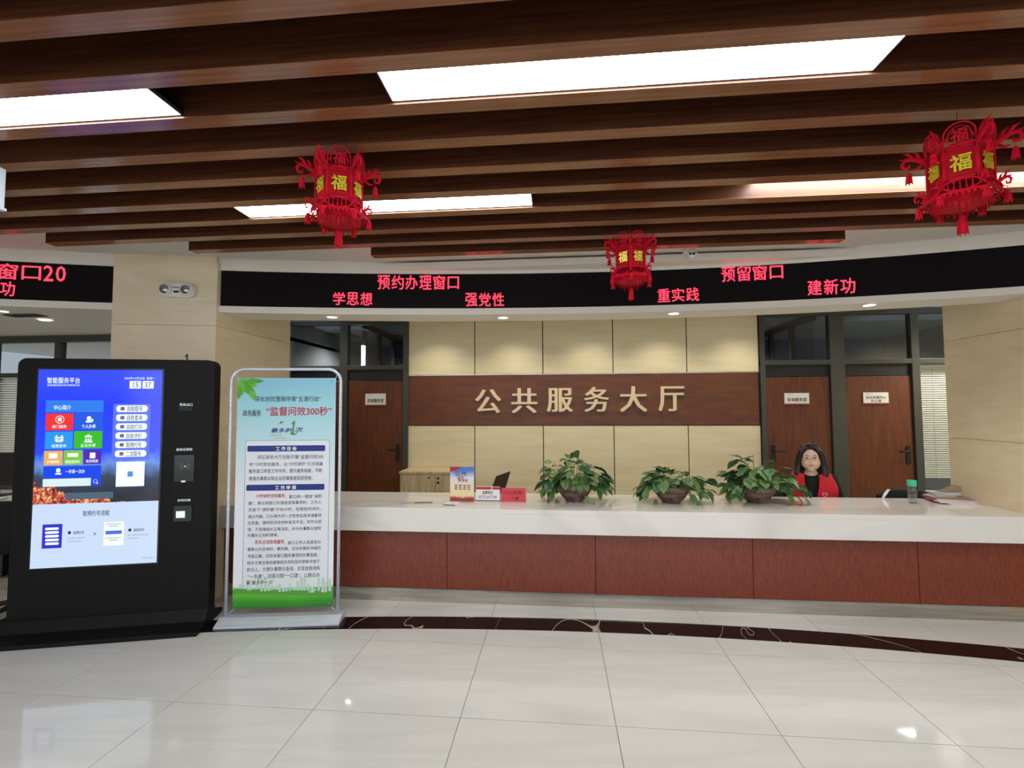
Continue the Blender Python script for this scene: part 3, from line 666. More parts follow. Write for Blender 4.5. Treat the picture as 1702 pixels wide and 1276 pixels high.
# reader column
def kr(x0, y0, x1, y1): return kf.rect(x0, y0, x1, y1)
def kt(s, x0, y0, x1, y1):
    q = kr(x0, y0, x1, y1); addtext(MB(), s, q[0], q[1], q[2], q[3], -0.001, 0.03).ob('printed_label', white, k)
kt('凭条出口', 298.5, 670, 320, 674.5); kt('身份证读取', 293, 744.5, 320, 749); kt('条码扫描', 295, 829, 316.5, 833)
q = kr(298, 676, 320, 682); box('ticket_slot', black, q[0], q[1], -0.004, 0, q[2], q[3], k)
q = kr(290, 756, 323, 800); rd = MB().prism(rrect(q[0], q[1], q[2], q[3], 0.01), -0.006, 0, 'y').ob('card_reader', blackgloss, k)
q = kr(299, 768, 306.5, 780); MB().prism(rrect(q[0], q[1], q[2], q[3], 0.02), -0.008, -0.006, 'y').ob('reader_lobe', frame, rd)
q = kr(311, 768, 318, 780); MB().prism(rrect(q[0], q[1], q[2], q[3], 0.02), -0.008, -0.006, 'y').ob('reader_lobe', frame, rd)
q = kr(307.5, 773.5, 309.5, 776); box('reader_light', white, q[0], q[1], -0.009, -0.006, q[2], q[3], rd)
q = kr(302, 798, 309, 801); box('sticker', white, q[0], q[1], -0.009, -0.006, q[2], q[3], rd)
q = kr(289, 840, 319, 866); sc_ = MB().prism(rrect(q[0], q[1], q[2], q[3], 0.012), -0.006, 0, 'y').ob('barcode_scanner', blackgloss, k)
q = kr(293.5, 849, 308, 860); box('lit_window', emat('scanner white', rgb(225, 235, 240), 1.0), q[0], q[1], -0.009, -0.006, q[2], q[3], sc_)

# ================================================================== POSTER STAND
SPa = math.atan2(3.613 - 3.465, -1.679 + 2.616); SO = np.array([-2.616, 3.465, 0]); un = np.array([math.cos(SPa), math.sin(SPa), 0]); nn = np.array([math.sin(SPa), -math.cos(SPa), 0])
SO2 = SO - nn * 0.10
sf = Fr(SO2, SPa)
t = thing('poster_stand', 'silver tubular stand holding a tall printed poster with green meadow', 'poster stand', tuple(SO2), SPa)
ua, ub = sf.uv(380, 820)[0], sf.uv(564, 820)[0]; zt_ = sf.uv(480, 613.5)[1]
p = []
r_ = 0.10
p.append((ua, 0, 0.03)); p.append((ua, 0, 0.9)); 
for i in range(7): a = math.pi - i * math.pi / 12; p.append((ua + r_ + r_ * math.cos(a), 0, zt_ - r_ + r_ * math.sin(a)))
for i in range(7): a = math.pi / 2 - i * math.pi / 12; p.append((ub - r_ + r_ * math.cos(a), 0, zt_ - r_ + r_ * math.sin(a)))
p.append((ub, 0, 0.9)); p.append((ub, 0, 0.03))
MB().tube(p, 0.0125, 12).ob('frame_tube', silver, t)
prof = [(-0.12, 0.0), (0.12, 0.0), (0.12, 0.014), (0.035, 0.05), (-0.035, 0.05), (-0.12, 0.014)]
b = MB(); vs = [(uu, y_, z_) for uu in (ua - 0.03, ub + 0.045) for y_, z_ in prof]; n = len(prof)
b.add(vs, [tuple(range(n)), tuple(range(2 * n - 1, n - 1, -1))] + [(i, n + i, n + (i + 1) % n, (i + 1) % n) for i in range(n)]); b.ob('base', silver, t, 0.003)
# poster sheet: straight rectangle on the plane
cu = lambda x, y: sf.uv(x, y, 0.005)
pu0 = cu(390, 800)[0] + 0.004; pu1 = cu(556, 800)[0]; pz1 = (cu(398, 629)[1] + cu(557, 627)[1]) / 2; pz0 = (cu(380, 1014)[1] + cu(555, 1005)[1]) / 2
bgm = gradient_print('poster print', [(0.0, rgb(20, 92, 30)), (0.045, rgb(52, 150, 34)), (0.075, rgb(96, 190, 40)), (0.088, rgb(60, 150, 40)), (0.10, rgb(110, 200, 60)), (0.112, rgb(232, 238, 240)), (0.5, rgb(226, 230, 238)), (0.72, rgb(186, 220, 228)), (0.9, rgb(150, 206, 220)), (1.0, rgb(130, 190, 214))], 2.5, 0.035)
ps = MB().box(pu0, pu1, -0.0035, -0.002, pz0, pz1).ob('poster', bgm, t)
# map photo pixels of the poster into its rectangle with a bilinear inverse of its four corners
PC = [(398, 629), (557, 627), (555, 1005), (380, 1014)]
def pm(x, y):
    s_, r__ = 0.5, 0.5
    for _ in range(8):
        top = (PC[0][0] + (PC[1][0] - PC[0][0]) * s_, PC[0][1] + (PC[1][1] - PC[0][1]) * s_); bot = (PC[3][0] + (PC[2][0] - PC[3][0]) * s_, PC[3][1] + (PC[2][1] - PC[3][1]) * s_)
        r__ = (y - top[1]) / (bot[1] - top[1]); l = (PC[0][0] + (PC[3][0] - PC[0][0]) * r__); rr = PC[1][0] + (PC[2][0] - PC[1][0]) * r__
        s_ = (x - l) / (rr - l)
    return pu0 + (pu1 - pu0) * s_, pz1 + (pz0 - pz1) * r__
def pr(x0, y0, x1, y1):
    a = pm(x0, y0); c = pm(x1, y0); d = pm(x0, y1); e = pm(x1, y1); return (a[0] + d[0]) / 2, (c[0] + e[0]) / 2, (d[1] + e[1]) / 2, (a[1] + c[1]) / 2
YP = -0.0035
def ptext(items, m, name='printed_text', bold=0.008, d=0.0014):
    b = MB()
    for s, x0, y0, x1, y1 in items: q = pr(x0, y0, x1, y1); addtext(b, s, q[0], q[1], q[2], q[3], YP - d, bold)
    return b.ob(name, m, ps)
INK = mat('ink black', rgb(40, 44, 50), 0.5); RED = mat('ink red', rgb(178, 24, 54), 0.5); NVY = mat('ink navy', rgb(24, 48, 128), 0.5); GRN = mat('ink green', rgb(70, 160, 40), 0.5)
q = pr(403, 733, 547, 978); MB().prism(rrect(q[0], q[1], q[2], q[3], 0.02), YP - 0.0002, YP, 'y').ob('text_box_border', mat('ink teal', rgb(120, 160, 176), 0.5), ps)
MB().prism(rrect(q[0] + .004, q[1] - .004, q[2] + .004, q[3] - .004, 0.018), YP - 0.0005, YP - .0001, 'y').ob('text_box', gradient_print('box print', [(0, rgb(216, 232, 226)), (0.12, rgb(228, 232, 240)), (1, rgb(222, 228, 238))], 2, 0.03), ps)
for s, x0, y0, x1, y1 in (('工作目标', 411, 742, 540, 752), ('工作举措', 408, 807, 539, 817)):
    q = pr(x0, y0, x1, y1); MB().prism(rrect(q[0], q[1], q[2], q[3], 0.01), YP - 0.001, YP - .0004, 'y').ob('title_bar', NVY, ps)
ptext([('工 作 目 标', 458, 744, 492, 750.5), ('工 作 举 措', 456, 809, 491, 815.5)], white, bold=0.03)
body = [('郊区政务大厅创新开展“监督问效300', 427, 757.5, 537, 764.5), ('秒”计时告知服务，以“计时读秒”方式倒逼', 414, 770, 536, 776.5), ('服务窗口转变工作作风，提升服务效能，不断', 413, 781, 535, 788), ('增强办事群众和企业的满意度和获得感。', 412.5, 793.5, 519, 800.5),
        ('，窗口统一摆放“读秒', 473, 823.5, 535, 829.5), ('器”，群众到窗口办理或咨询事项时，工作人', 411, 834.5, 534, 840.5), ('员按下“读秒器”开始计时，在规定时间内，', 411, 845.5, 533, 851.5), ('通过书面、口头等方式一次性告知其申请事项', 410, 856.5, 534, 862.5),
        ('应具备、提供的法定材料有无不足，并作出受', 409.5, 867, 534, 873), ('理、不受理或补正等决定，并为办事群众提供', 409, 878, 533.5, 884), ('所需补正材料清单。', 408.5, 889, 461, 895),
        ('，窗口工作人员接受办', 471, 899.5, 533.5, 905.5), ('事群众的咨询时，要热情、主动并做好详细的', 408, 910.5, 533, 916.5), ('书面记载，应将本窗口服务事项的办事指南、', 408, 921.5, 529, 928), ('相关法律法规依据等相关资料及时更新并放于', 407, 932.5, 532, 938.5),
        ('前台上，方便办事群众查阅，实现发放资料', 406.5, 943, 532.5, 950), ('“一手清”，回答问题“一口清”，让群众办', 408, 954, 532, 961.5), ('事“最多跑一次”', 405, 966, 453, 973)]
ptext([(a, *r) for a, *r in body], INK, 'body_text', 0.004)
ptext([('计时读秒告知服务', 424.5, 823.5, 472, 829.5), ('优化主动告知服务', 421, 899.5, 470.5, 906)], RED, 'red_text', 0.02)
ptext([('深化创优营商环境“五清行动”', 425, 659, 532, 668), ('政务服务', 405, 683, 434, 693.5)], INK, 'heading', 0.01)
ptext([('“监督问效300秒”', 443, 676.5, 550, 691.5)], RED, 'red_heading', 0.02)
b = MB(); q = pr(450, 713, 484, 720.5); addtext(b, '最多跑', q[0], q[1], q[2], q[3], YP - .001, 0.03, 0, 0.25); q = pr(489, 711, 502, 719); addtext(b, '次', q[0], q[1], q[2], q[3], YP - .001, 0.03, 0, 0.25); b.ob('logo_text', NVY, ps)
b = MB(); q = pr(481, 700.5, 487, 723); one(b, q[0], q[1] + .016, q[2], q[3], YP - .0012, 0.12)
c = pm(488, 719); b.tube([(c[0] + 0.022 * math.cos(a), YP - .001, c[1] + 0.022 * math.sin(a)) for a in [math.radians(190 + 16 * i) for i in range(12)]], 0.0025, 4); b.ob('logo_numeral', mat('ink dark green', rgb(50, 130, 70), 0.5), ps)
c = pm(467, 704); MB().prism([(c[0] - .022, c[1] - .014), (c[0] + .002, c[1] - .004), (c[0] + .024, c[1] + .012), (c[0] + .004, c[1] + .008), (c[0] - .002, c[1] + .016), (c[0] - .006, c[1] + .002)], YP - .001, YP, 'y').ob('logo_bird', RED, ps)
ptext([('为群众办实事', 449, 724, 467, 726.5), ('让群众好办事', 455, 728.5, 473, 731)], mat('ink orange', rgb(190, 130, 70), 0.5), 'logo_small_text', 0)
# printed leaves at the top corner
for i, (x, y, L_, a, wd) in enumerate(((400, 632, 34, -20, 7), (402, 636, 36, -42, 9), (400, 634, 26, -75, 8), (412, 634, 30, 0, 5), (418, 650, 20, -62, 6), (399, 642, 24, -88, 6))):
    c = pm(x, y); L2_ = L_ * 0.0045; W2 = wd * 0.0045; aa = math.radians(a); pts = []
    for s_ in (1, -1):
        rng = range(0, 9) if s_ == 1 else range(8, -1, -1)
        for j in rng:
            tt = j / 8; xx = tt * L2_; yy = s_ * W2 * math.sin(math.pi * tt ** 0.8) * (1 + 0.15 * math.sin(9 * tt))
            if s_ == -1 and j in (0, 8): continue
            X_, Z_ = c[0] + xx * math.cos(aa) - yy * math.sin(aa), c[1] + xx * math.sin(aa) + yy * math.cos(aa)
            pts.append((min(max(X_, pu0), pu1), min(Z_, pz1)))
    MB().prism(pts, YP - 0.0004 - i * .0001, YP, 'y').ob('printed_leaf', GRN if i % 2 else mat('ink leaf %d' % i, rgb(96, 180, 60), 0.5), ps)
# printed skyline along the meadow
b = MB(); rs = random.Random(3)
for i in range(26):
    x = 392 + i * 6.2; hh = rs.choice([8, 12, 20, 26, 15]); q = pr(x, 986 - hh, x + rs.uniform(3, 6), 987); b.prism([(q[0], q[2]), (q[1], q[2]), (q[1], q[3]), (q[0], q[3])], YP - 0.0007, YP - 0.0005, 'y')
b.ob('printed_skyline', mat('ink pale green', rgb(190, 216, 208), 0.5), ps)
b = MB()
for i in range(16):
    q = pr(385 + i * 10.6, 984 - rs.choice([0, 1, 3]), 396 + i * 10.6, 989); b.prism([(q[0], q[2]), (q[1], q[2]), (q[1], q[3]), (q[0], q[3])], YP - 0.0009, YP - 0.0007, 'y')
b.ob('printed_hedge', mat('ink hedge green', rgb(84, 160, 60), 0.5), ps)
for x, y in ((399, 632), (551, 633), (386, 1006), (549, 1000)):
    c = pm(x, y); MB().tube([(c[0], YP - .004, c[1]), (c[0], 0.0, c[1])], 0.006, 10).ob('clip_button', chrome, t)
# small straps between sheet corners and tube
for x0, z0, x1, z1 in ((pu0, pz1, ua + .03, zt_ - .03), (pu1, pz1, ub - .03, zt_ - .03), (pu0 + .01, pz0, ua, 0.05), (pu1 - .01, pz0, ub, 0.05)):
    MB().tube([(x0, -0.003, z0 - .004), (x1, -0.003, z1)], 0.0022, 6).ob('clip_strap', silver, t)

# ================================================================== THINGS ON THE COUNTER
ZT = 0.80
def onc(x, y, z=ZT): return atz(x, y, z)
# leaflet frame
a = onc(748, 832); c = onc(788, 832); wv = (c - a)[0]
t = thing('leaflet_stand', 'upright clear stand with a colourful printed notice, left of the two small cards', 'sign holder', ((a[0] + c[0]) / 2, (a[1] + c[1]) / 2, ZT))
hw = wv / 2; hz = 0.31
MB().prism([(-0.05, 0.0), (0.05, 0.0), (0.05, 0.004), (0.012, 0.004), (0.012, hz), (-0.003, hz), (-0.003, 0.004), (-0.05, 0.004)], -hw - .004, hw + .004, 'x').ob('acrylic_holder', clear, t)
pp = box('printed_notice', gradient_print('notice print', [(0.0, rgb(160, 30, 50)), (0.13, rgb(190, 60, 60)), (0.2, rgb(240, 220, 170)), (0.5, rgb(240, 220, 190)), (0.72, rgb(220, 226, 240)), (0.95, rgb(80, 130, 205)), (1.0, rgb(70, 120, 200))], 3, 0.12), -hw, hw, -0.0065, -0.004, 0.006, hz - .003, t)
addtext(MB(), '公共', -hw * .6, hw * .4, hz * .72, hz * .86, -0.0075, 0.02).ob('printed_text', INK, pp)
addtext(addtext(MB(), '服务', -hw * .4, hw * .2, hz * .62, hz * .72, -0.0075, 0.02), '新体验', -hw * .3, hw * .5, hz * .55, hz * .64, -0.0075, 0.02).ob('red_text', RED, pp)
b = MB()
for i in range(3):
    for j in range(4): b.box(-hw * .62 + j * hw * .36, -hw * .62 + j * hw * .36 + hw * .24, -0.0075, -0.007, hz * (.44 - .055 * i), hz * (.465 - .055 * i))
b.ob('small_print', INK, pp)
MB().prism([(-hw, hz - .003), (-hw, hz - .05), (-hw * .4, hz - .03), (-hw * .1, hz - .003)], -0.0075, -0.0065, 'y').ob('red_corner', RED, pp)
# two tent cards
def card(x0, x1, y0, y1, m, label, kind):
    a = onc(x0, y1); c = onc(x1, y1); hw = (c - a)[0] / 2; yy = (a[1] + c[1]) / 2; hz = (y1 - y0) * yy / F
    t = thing('tent_card', label, 'sign', ((a[0] + c[0]) / 2, yy, ZT), 0, 'folded cards on the counter')
    b = MB().prism([(0, 0), (0.03, hz), (0.032, hz), (0.064, 0), (0.058, 0), (0.031, hz - .006), (0.006, 0)], -hw, hw, 'x'); b.ob('card', m, t)
    return t, hw, hz
t, hw, hz = card(790.5, 830.5, 809.5, 833, paper, 'white folded card with a phone number, between the notice and the red card', 0)
def tilt(b, hz): return b.xf(Matrix.Translation((0, -0.0015, 0)) @ Matrix.Rotation(-math.atan2(0.03, hz), 4, 'X'))
tilt(MB().box(-hw, hw * 0.3, -0.0005, 0, hz * .82, hz).box(hw * .36, hw, -0.0005, 0, hz * .82, hz), hz).ob('red_stripe', RED, t)
tilt(MB().box(-hw, hw, -0.0005, 0, 0.003, hz * .08), hz).ob('grey_stripe', INK, t)
tilt(addtext(MB(), '监督电话', -hw * .45, hw * .4, hz * .5, hz * .73, 0, 0.02), hz).ob('printed_text', INK, t)
tilt(addtext(MB(), '0370-3477748', -hw * .8, hw * .75, hz * .2, hz * .4, 0, 0.01), hz).ob('phone_number', mat('ink blue', rgb(60, 90, 160), .5), t)
redcard = mat('red card', rgb(206, 60, 72), 0.6)
t, hw, hz = card(832.5, 873.5, 812, 834, redcard, 'red folded card with dark writing at the end of the row of notices', 0)
tilt(addtext(addtext(MB(), '“三心找差”', -hw * .85, hw * .85, hz * .56, hz * .82, 0, 0.02), '一小事', -hw * .4, hw * .45, hz * .14, hz * .38, 0, 0.02), hz).ob('printed_text', mat('ink dark red', rgb(90, 16, 26), .5), t)
# flat leaflets
p = onc(751, 838); o = MB().box(-0.06, 0.05, -0.05, 0.09, 0.0, 0.008).ob('booklet', paper, None, 0.001, loc=(p[0], p[1] - 0.0, ZT), rz=-0.15); tag(o, 'thin white booklet with dark edge lying before the notice stand', 'booklet')
bk = o; MB().box(-0.06, 0.05, -0.0515, -0.05, 0.0005, 0.0075).ob('dark_spine', mat('spine grey', rgb(70, 84, 96), .5), bk)
p = onc(706, 836); t = thing('pen_holder_tray', 'pen with a chain lying flat on the counter left of the booklet', 'pen', (p[0], p[1], ZT), 0.12)
MB().tube([(-0.09, 0, 0.006), (-0.07, 0, 0.006), (0.05, 0.004, 0.006), (0.07, 0.004, 0.005)], [0.002, 0.0045, 0.0045, 0.003], 8).ob('barrel', mat('pen grey', rgb(90, 84, 80), .4), t)
MB().tube([(-0.07 + 0.02 * i - .08, 0.012 * math.sin(i * 1.3), 0.003) for i in range(-3, 5)], 0.0016, 6).ob('cord', frame, t)
# plants
def leafmesh(m, name='leaf'):
    b = MB(); n = 6; vs = []
    for i in range(n + 1):
        t_ = i / n; w_ = 0.46 * (math.sin(math.pi * min(1, t_ * 0.92 + 0.10)) ** 0.8) * (1.0 - 0.25 * t_); z = -0.30 * t_ * t_
        if i == n: w_ = 0.0
        if i == 0: w_ = 0.20
        y_ = t_ - (0.08 if i == 0 else 0)
        vs += [(-w_, y_ - (0.04 if i < 2 else 0), z + w_ * 0.22), (0, t_, z), (w_, y_ - (0.04 if i < 2 else 0), z + w_ * 0.22)]
    fs = []
    for i in range(n):
        a = i * 3; fs += [(a, a + 1, a + 4, a + 3), (a + 1, a + 2, a + 5, a + 4)]
    b.add(vs, fs, True); return b.mesh(name, m)
LM = [leafmesh(leafm), leafmesh(leafm2)]
def plant(px_, py_, label, seed, x0, x1, ytop, nl, trail, bw, shape):
    rs = random.Random(seed); P = onc(px_, py_); yy = P[1]; s = yy / F
    t = thing('potted_plant', label, 'potted plant', (P[0], yy, ZT), 0, 'leafy plants in brown bowls on the counter')
    hb = 0.155; rb = bw / 2
    MB().lathe([(0, 0), (rb * .46, 0), (rb * .5, .01), (rb * .72, hb * .3), (rb * .93, hb * .65), (rb, hb * .95), (rb * .98, hb), (rb * .9, hb), (rb * .86, hb * .8), (0, hb * .8)], seg=32).ob('bowl', bowlm, t)
    MB().lathe([(0, hb * .82), (rb * .86, hb * .82), (rb * .86, hb * .80)], seg=24).ob('soil', soilm, t)
    hl = (px_ - x0) * s; hr = (x1 - px_) * s; top = (py_ - ytop) * s; stems = MB()
    for i in range(nl):
        th = rs.uniform(0, 2 * math.pi); e = math.asin(rs.uniform(-0.12, 1.0)) if i > nl * 0.3 else rs.uniform(-0.1, 0.5)
        rad = rs.uniform(0.70, 1.0) if i % 3 else rs.uniform(0.40, 0.8)
        ax = hr if math.cos(th) > 0 else hl; Lf = rs.uniform(0.078, 0.125)
        ax = max(0.05, ax - Lf * 0.7); ay = 0.21
        hz_ = top - hb * 0.75 - 0.02
        c = Vector((ax * rad * math.cos(e) * math.cos(th), ay * rad * math.cos(e) * math.sin(th), hb * 0.75 + max(-0.1, hz_ * shape(math.cos(th)) * rad * math.sin(e)) + rs.uniform(-.02, .01)))
        if c.z < hb * .8 and math.hypot(c.x, c.y) < rb + .02: c.z = hb + rs.uniform(0, .04)
        c.z = max(c.z, 0.07)
        if c.y < 0 and abs(c.x) < rb * 0.95: c.z = max(c.z, hb + 0.05)
        out = Vector((math.cos(th), math.sin(th) * .9, rs.uniform(-0.75, 0.15) + 0.5 * math.sin(e))).normalized()
        az = math.atan2(out.y, out.x) - math.pi / 2 + rs.uniform(-.6, .6); pit = math.asin(out.z) - rs.uniform(0.0, 0.5)
        sc = Lf
        o = mk('leaf', LM[rs.random() < 0.45], t)
        o.matrix_local = Matrix.Translation(c) @ Matrix.Rotation(az, 4, 'Z') @ Matrix.Rotation(pit + 0.1, 4, 'X') @ Matrix.Rotation(rs.uniform(-.6, .6), 4, 'Y') @ Matrix.Diagonal((sc * rs.uniform(.8, 1.05), sc, sc, 1))
        b0 = Vector((c.x * .62, c.y * .62, hb * .8 + (c.z - hb * .8) * .72)); mid = Vector((c.x * .85, c.y * .85, max(b0.z, c.z) + 0.012))
        if i % 2: b0 = Vector((c.x * .25, c.y * .25, hb * .8))
        stems.tube([b0, mid, c], 0.0018, 5)
    for (dx, z, az, Lf) in trail:
        c = Vector((dx, -0.12, z)); o = mk('leaf', LM[0], t)
        o.matrix_local = Matrix.Translation(c) @ Matrix.Rotation(az, 4, 'Z') @ Matrix.Rotation(-1.0, 4, 'X') @ Matrix.Diagonal((Lf, Lf, Lf, 1))
        stems.tube([(dx * .3, -0.03, hb), (dx * .8, -0.1, z + .05), c], 0.0022, 5)
    stems.ob('stems', stemm, t)
plant(955, 832, 'bushiest leafy plant in a brown bowl, nearest the red card', 11, 886, 1027, 744, 150, [(.10, .06, 3.6, .07), (-.19, .10, 2.4, .09), (-.27, .12, 2.0, .09), (.2, .11, 4.0, .09)], 0.33, lambda c: 1.0 - 0.12 * abs(c))
plant(1116, 834, 'flat-topped leafy plant in a brown bowl, middle one of three', 23, 1053, 1190, 768, 120, [(.2, .03, 3.5, .09), (-.24, .11, 2.6, .08), (.28, .12, 4.4, .1), (.15, .08, 3.3, .08)], 0.33, lambda c: 0.9 + 0.1 * c)
plant(1257, 834, 'leafy plant in a brown bowl partly hiding the seated woman', 37, 1197, 1344, 757, 150, [(.3, .06, 4.2, .11), (.36, .05, 4.0, .1), (-.17, .1, 2.4, .08), (.22, .08, 3.8, .1)], 0.33, lambda c: 0.95 - 0.1 * c)
# bottle
p = onc(1517, 836); t = thing('drink_bottle', 'clear drink bottle with a mint green cap standing on the counter', 'bottle', (p[0], p[1], ZT))
MB().lathe([(0, 0), (.03, 0), (.034, .006), (.034, .135), (.03, .15), (.028, .15), (.031, .134), (.031, .01), (0, .008)], seg=24).ob('bottle_body', clear, t)
MB().lathe([(0, .148), (.034, .148), (.035, .152), (.035, .192), (.031, .2), (0, .2)], seg=24).ob('cap', greenp, t)
MB().lathe([(0, .012), (.0305, .012), (.0305, .07), (0, .07)], seg=24).ob('water', clear, t)
# booklets, green tape and papers at the pier
cols = [rgb(206, 190, 200), rgb(176, 60, 90), rgb(222, 214, 222), rgb(150, 130, 120)]
p = onc(1606, 836) - np.array([0, .05, 0])
for i, (dx, dy, rz_, hw_, hd, c, lb) in enumerate(((0.0, 0.03, -.10, .12, .15, 0, 'white booklet at the bottom of the pile against the stone pier'), (-.035, 0.045, -.22, .13, .14, 2, 'pale booklet, second from the bottom of the pile against the pier'), (-.05, .05, -.30, .14, .13, 1, 'magenta booklet in the pile against the pier'), (-.03, .05, -.26, .14, .13, 3, 'brown topped booklet, highest of the pile against the pier'))):
    th_ = .009
    o = MB().box(-hw_, hw_, -hd, hd, 0, th_).ob('booklet', mat('booklet %d' % i, cols[c], .5), None, .001, loc=(p[0] - 0.06 + dx, p[1] + .06 + dy, ZT + i * (th_ + .0005)), rz=rz_)
    tag(o, lb, 'booklet', 'booklets by the stone pier')
    MB().box(-hw_ + .002, hw_ - .002, -hd - .0008, -hd, .0015, th_ - .0015).ob('page_edge', paper, o)
p = onc(1559, 833); t = thing('tape_roll', 'small mint green tape roll on the counter beside the booklets', 'tape', (p[0], p[1] - .02, ZT))
MB().lathe([(.018, 0), (.034, 0), (.034, .014), (.018, .014), (.018, 0)], seg=24).ob('roll', greenp, t)
p = np.array([3.49, 4.725, ZT]); rs = random.Random(5)
for i in range(7):
    o = MB().box(-.11, .10, -.05, .05, 0, .009).ob('paper_bundle', paper if i % 2 else mat('paper grey %d' % i, rgb(200, 202, 204), .6), None, .001, loc=(p[0] - .03 + rs.uniform(-.02, .02), p[1], ZT + i * .011), rz=rs.uniform(-.12, .12))
    tag(o, ['grey bundle', 'white bundle'][i % 2] + ' of papers, number %s up in the heap at the far counter end' % ['one', 'two', 'three', 'four', 'five', 'six', 'seven'][i], 'papers', 'paper bundles at the far counter end')
o = MB().prism([(-.07, 0), (.08, 0), (.08, .05), (.02, .035), (-.03, .012)], -.04, .04, 'y').ob('paper_bag', mat('kraft', rgb(160, 138, 112), .8), None, .003, loc=(p[0] + .02, p[1], ZT + .079)); tag(o, 'crumpled brown paper bag on top of the paper heap', 'bag')
# cabinet at the back wall
x0 = -1.977; x1 = -1.17
t = thing('low_cabinet', 'pale wood cabinet standing against the cream wall', 'cabinet', ((x0 + x1) / 2, 6.18, 0)); hw = (x1 - x0) / 2
MB().box(-hw, hw, -.20, .20, 0.02, .82).ob('carcass', cabwood, t)
box('top', cabwood, -hw - .008, hw + .008, -.225, .205, .82, .85, t, .002)
for i, (a, c) in enumerate(((-hw + .01, 0.055), (0.06, hw - .01))):
    d = box('door', cabwood, a, c, -.22, -.201, .04, .81, t, .002)
    u = c - .03 if i == 0 else a + .03
    if i == 0: MB().tube([(u - .05, -.226, .775), (u - .05, -.219, .775)], .012, 12).ob('lock', black, d)
    else: MB().tube([(u, -.228, .77), (u, -.219, .77)], .016, 12).tube([(u, -.228, .715), (u, -.219, .715)], .016, 12).ob('hole_cap', black, d)
# side desks behind the counter, laptop and chairs
t = thing('staff_desk', 'low staff desk hidden behind the counter under the laptop', 'desk', (-.45, 5.15, 0))
box('desk_top', cabwood, -.6, .6, -.25, .3, .66, .69, t); [box('leg', frame, sx * .56 - .02, sx * .56 + .02, sy * .2 - .02 + .02, sy * .2 + .04, 0, .66, t) for sx in (-1, 1) for sy in (-1, 1)]
A = aty(819, 806, 4.95); B_ = aty(824.5, 791, 4.97); C_ = aty(847.5, 783, 5.18); D_ = aty(839, 812, 5.16)
t = thing('laptop', 'black laptop lid seen nearly edge-on above the cards', 'laptop', (float(A[0]), 4.95, .69))
off = np.array([A[0], 4.95, .69])
def dn(p, q, z): k_ = (z - q[2]) / (p[2] - q[2]); return q + (p - q) * k_
A0 = dn(A, B_, .71); D0 = dn(D_, C_, .71)
pts = [A0, D0, C_, B_]; nv = np.cross(D0 - A0, B_ - A0); nv /= np.linalg.norm(nv)
MB().add([p_ - off for p_ in pts] + [p_ - off + nv * .008 for p_ in pts], [(0, 1, 2, 3), (7, 6, 5, 4), (0, 4, 5, 1), (1, 5, 6, 2), (2, 6, 7, 3), (3, 7, 4, 0)]).ob('screen_lid', black, t, .001)
e1 = D0 - A0; e1[2] = 0; e2 = np.array([e1[1], -e1[0], 0]); e2 = e2 / np.linalg.norm(e2) * .22
b0 = [A0 - off, D0 - off, D0 + e2 - off, A0 + e2 - off]
MB().add([(q[0], q[1], 0.001) for q in b0] + [(q[0], q[1], .018) for q in b0], [(3, 2, 1, 0), (4, 5, 6, 7), (0, 1, 5, 4), (1, 2, 6, 5), (2, 3, 7, 6), (3, 0, 4, 7)]).ob('keyboard_base', black, t, .001)
def office_chair(x, y, rz_, seat, top, label, wd=.23):
    t = thing('office_chair', label, 'chair', (x, y, 0), rz_, 'office chairs')
    MB().prism(rrect(-.24, .24, -.23, .23, .06), seat - .07, seat, 'z').ob('seat', blackcloth, t, .01)
    b = MB(); vs = []; N_ = 9
    for i in range(N_):
        u = -wd + 2 * wd * i / (N_ - 1); hh = top - .06 * (abs(u) / wd) ** 3 * 1.0; yb = .22 + .04 * (1 - (u / wd) ** 2)
        for yy_, z_ in ((yb, seat + .08), (yb + .05, top * .5 + seat * .5), (yb + .06, hh), (yb + .10, hh - .01), (yb + .10, top * .5 + seat * .5), (yb + .05, seat + .08)): vs.append((u, yy_, z_))
    fs = [(6 * i + j, 6 * i + 6 + j, 6 * i + 6 + (j + 1) % 6, 6 * i + (j + 1) % 6) for i in range(N_ - 1) for j in range(6)] + [(5, 4, 3, 2, 1, 0), tuple(6 * (N_ - 1) + j for j in range(6))]
    b.add(vs, fs, True).ob('backrest', blackcloth, t)
    box('back_support', black, -.03, .03, .18, .30, seat - .09, seat + .12, t)
    MB().tube([(0, 0, .08), (0, 0, seat - .06)], .025, 12).ob('column', chrome, t)
    for i in range(5):
        a = i * 2 * math.pi / 5; l = MB().tube([(0, 0, .10), (.27 * math.cos(a), .27 * math.sin(a), .06)], [.025, .016], 8).ob('leg', black, t)
        MB().ball((.27 * math.cos(a), .27 * math.sin(a), .03), .03, 10, 6).ob('caster', black, l)
    return t
p = aty(1502, 811, 4.93); office_chair(p[0], 5.22, math.pi, .44, p[2], 'black office chair whose rounded back shows behind the bottle', .24)
pw = aty(1473, 822, 4.74)
o = MB().prism([(-.04, 0), (-.025, 0), (.035, .085), (.015, .088), (-.02, .05)], -.003, .003, 'y').ob('paper_sheet', paper, None, loc=(pw[0], 4.74, ZT)); tag(o, 'white sheet of paper sticking up beside the black chair back', 'paper')
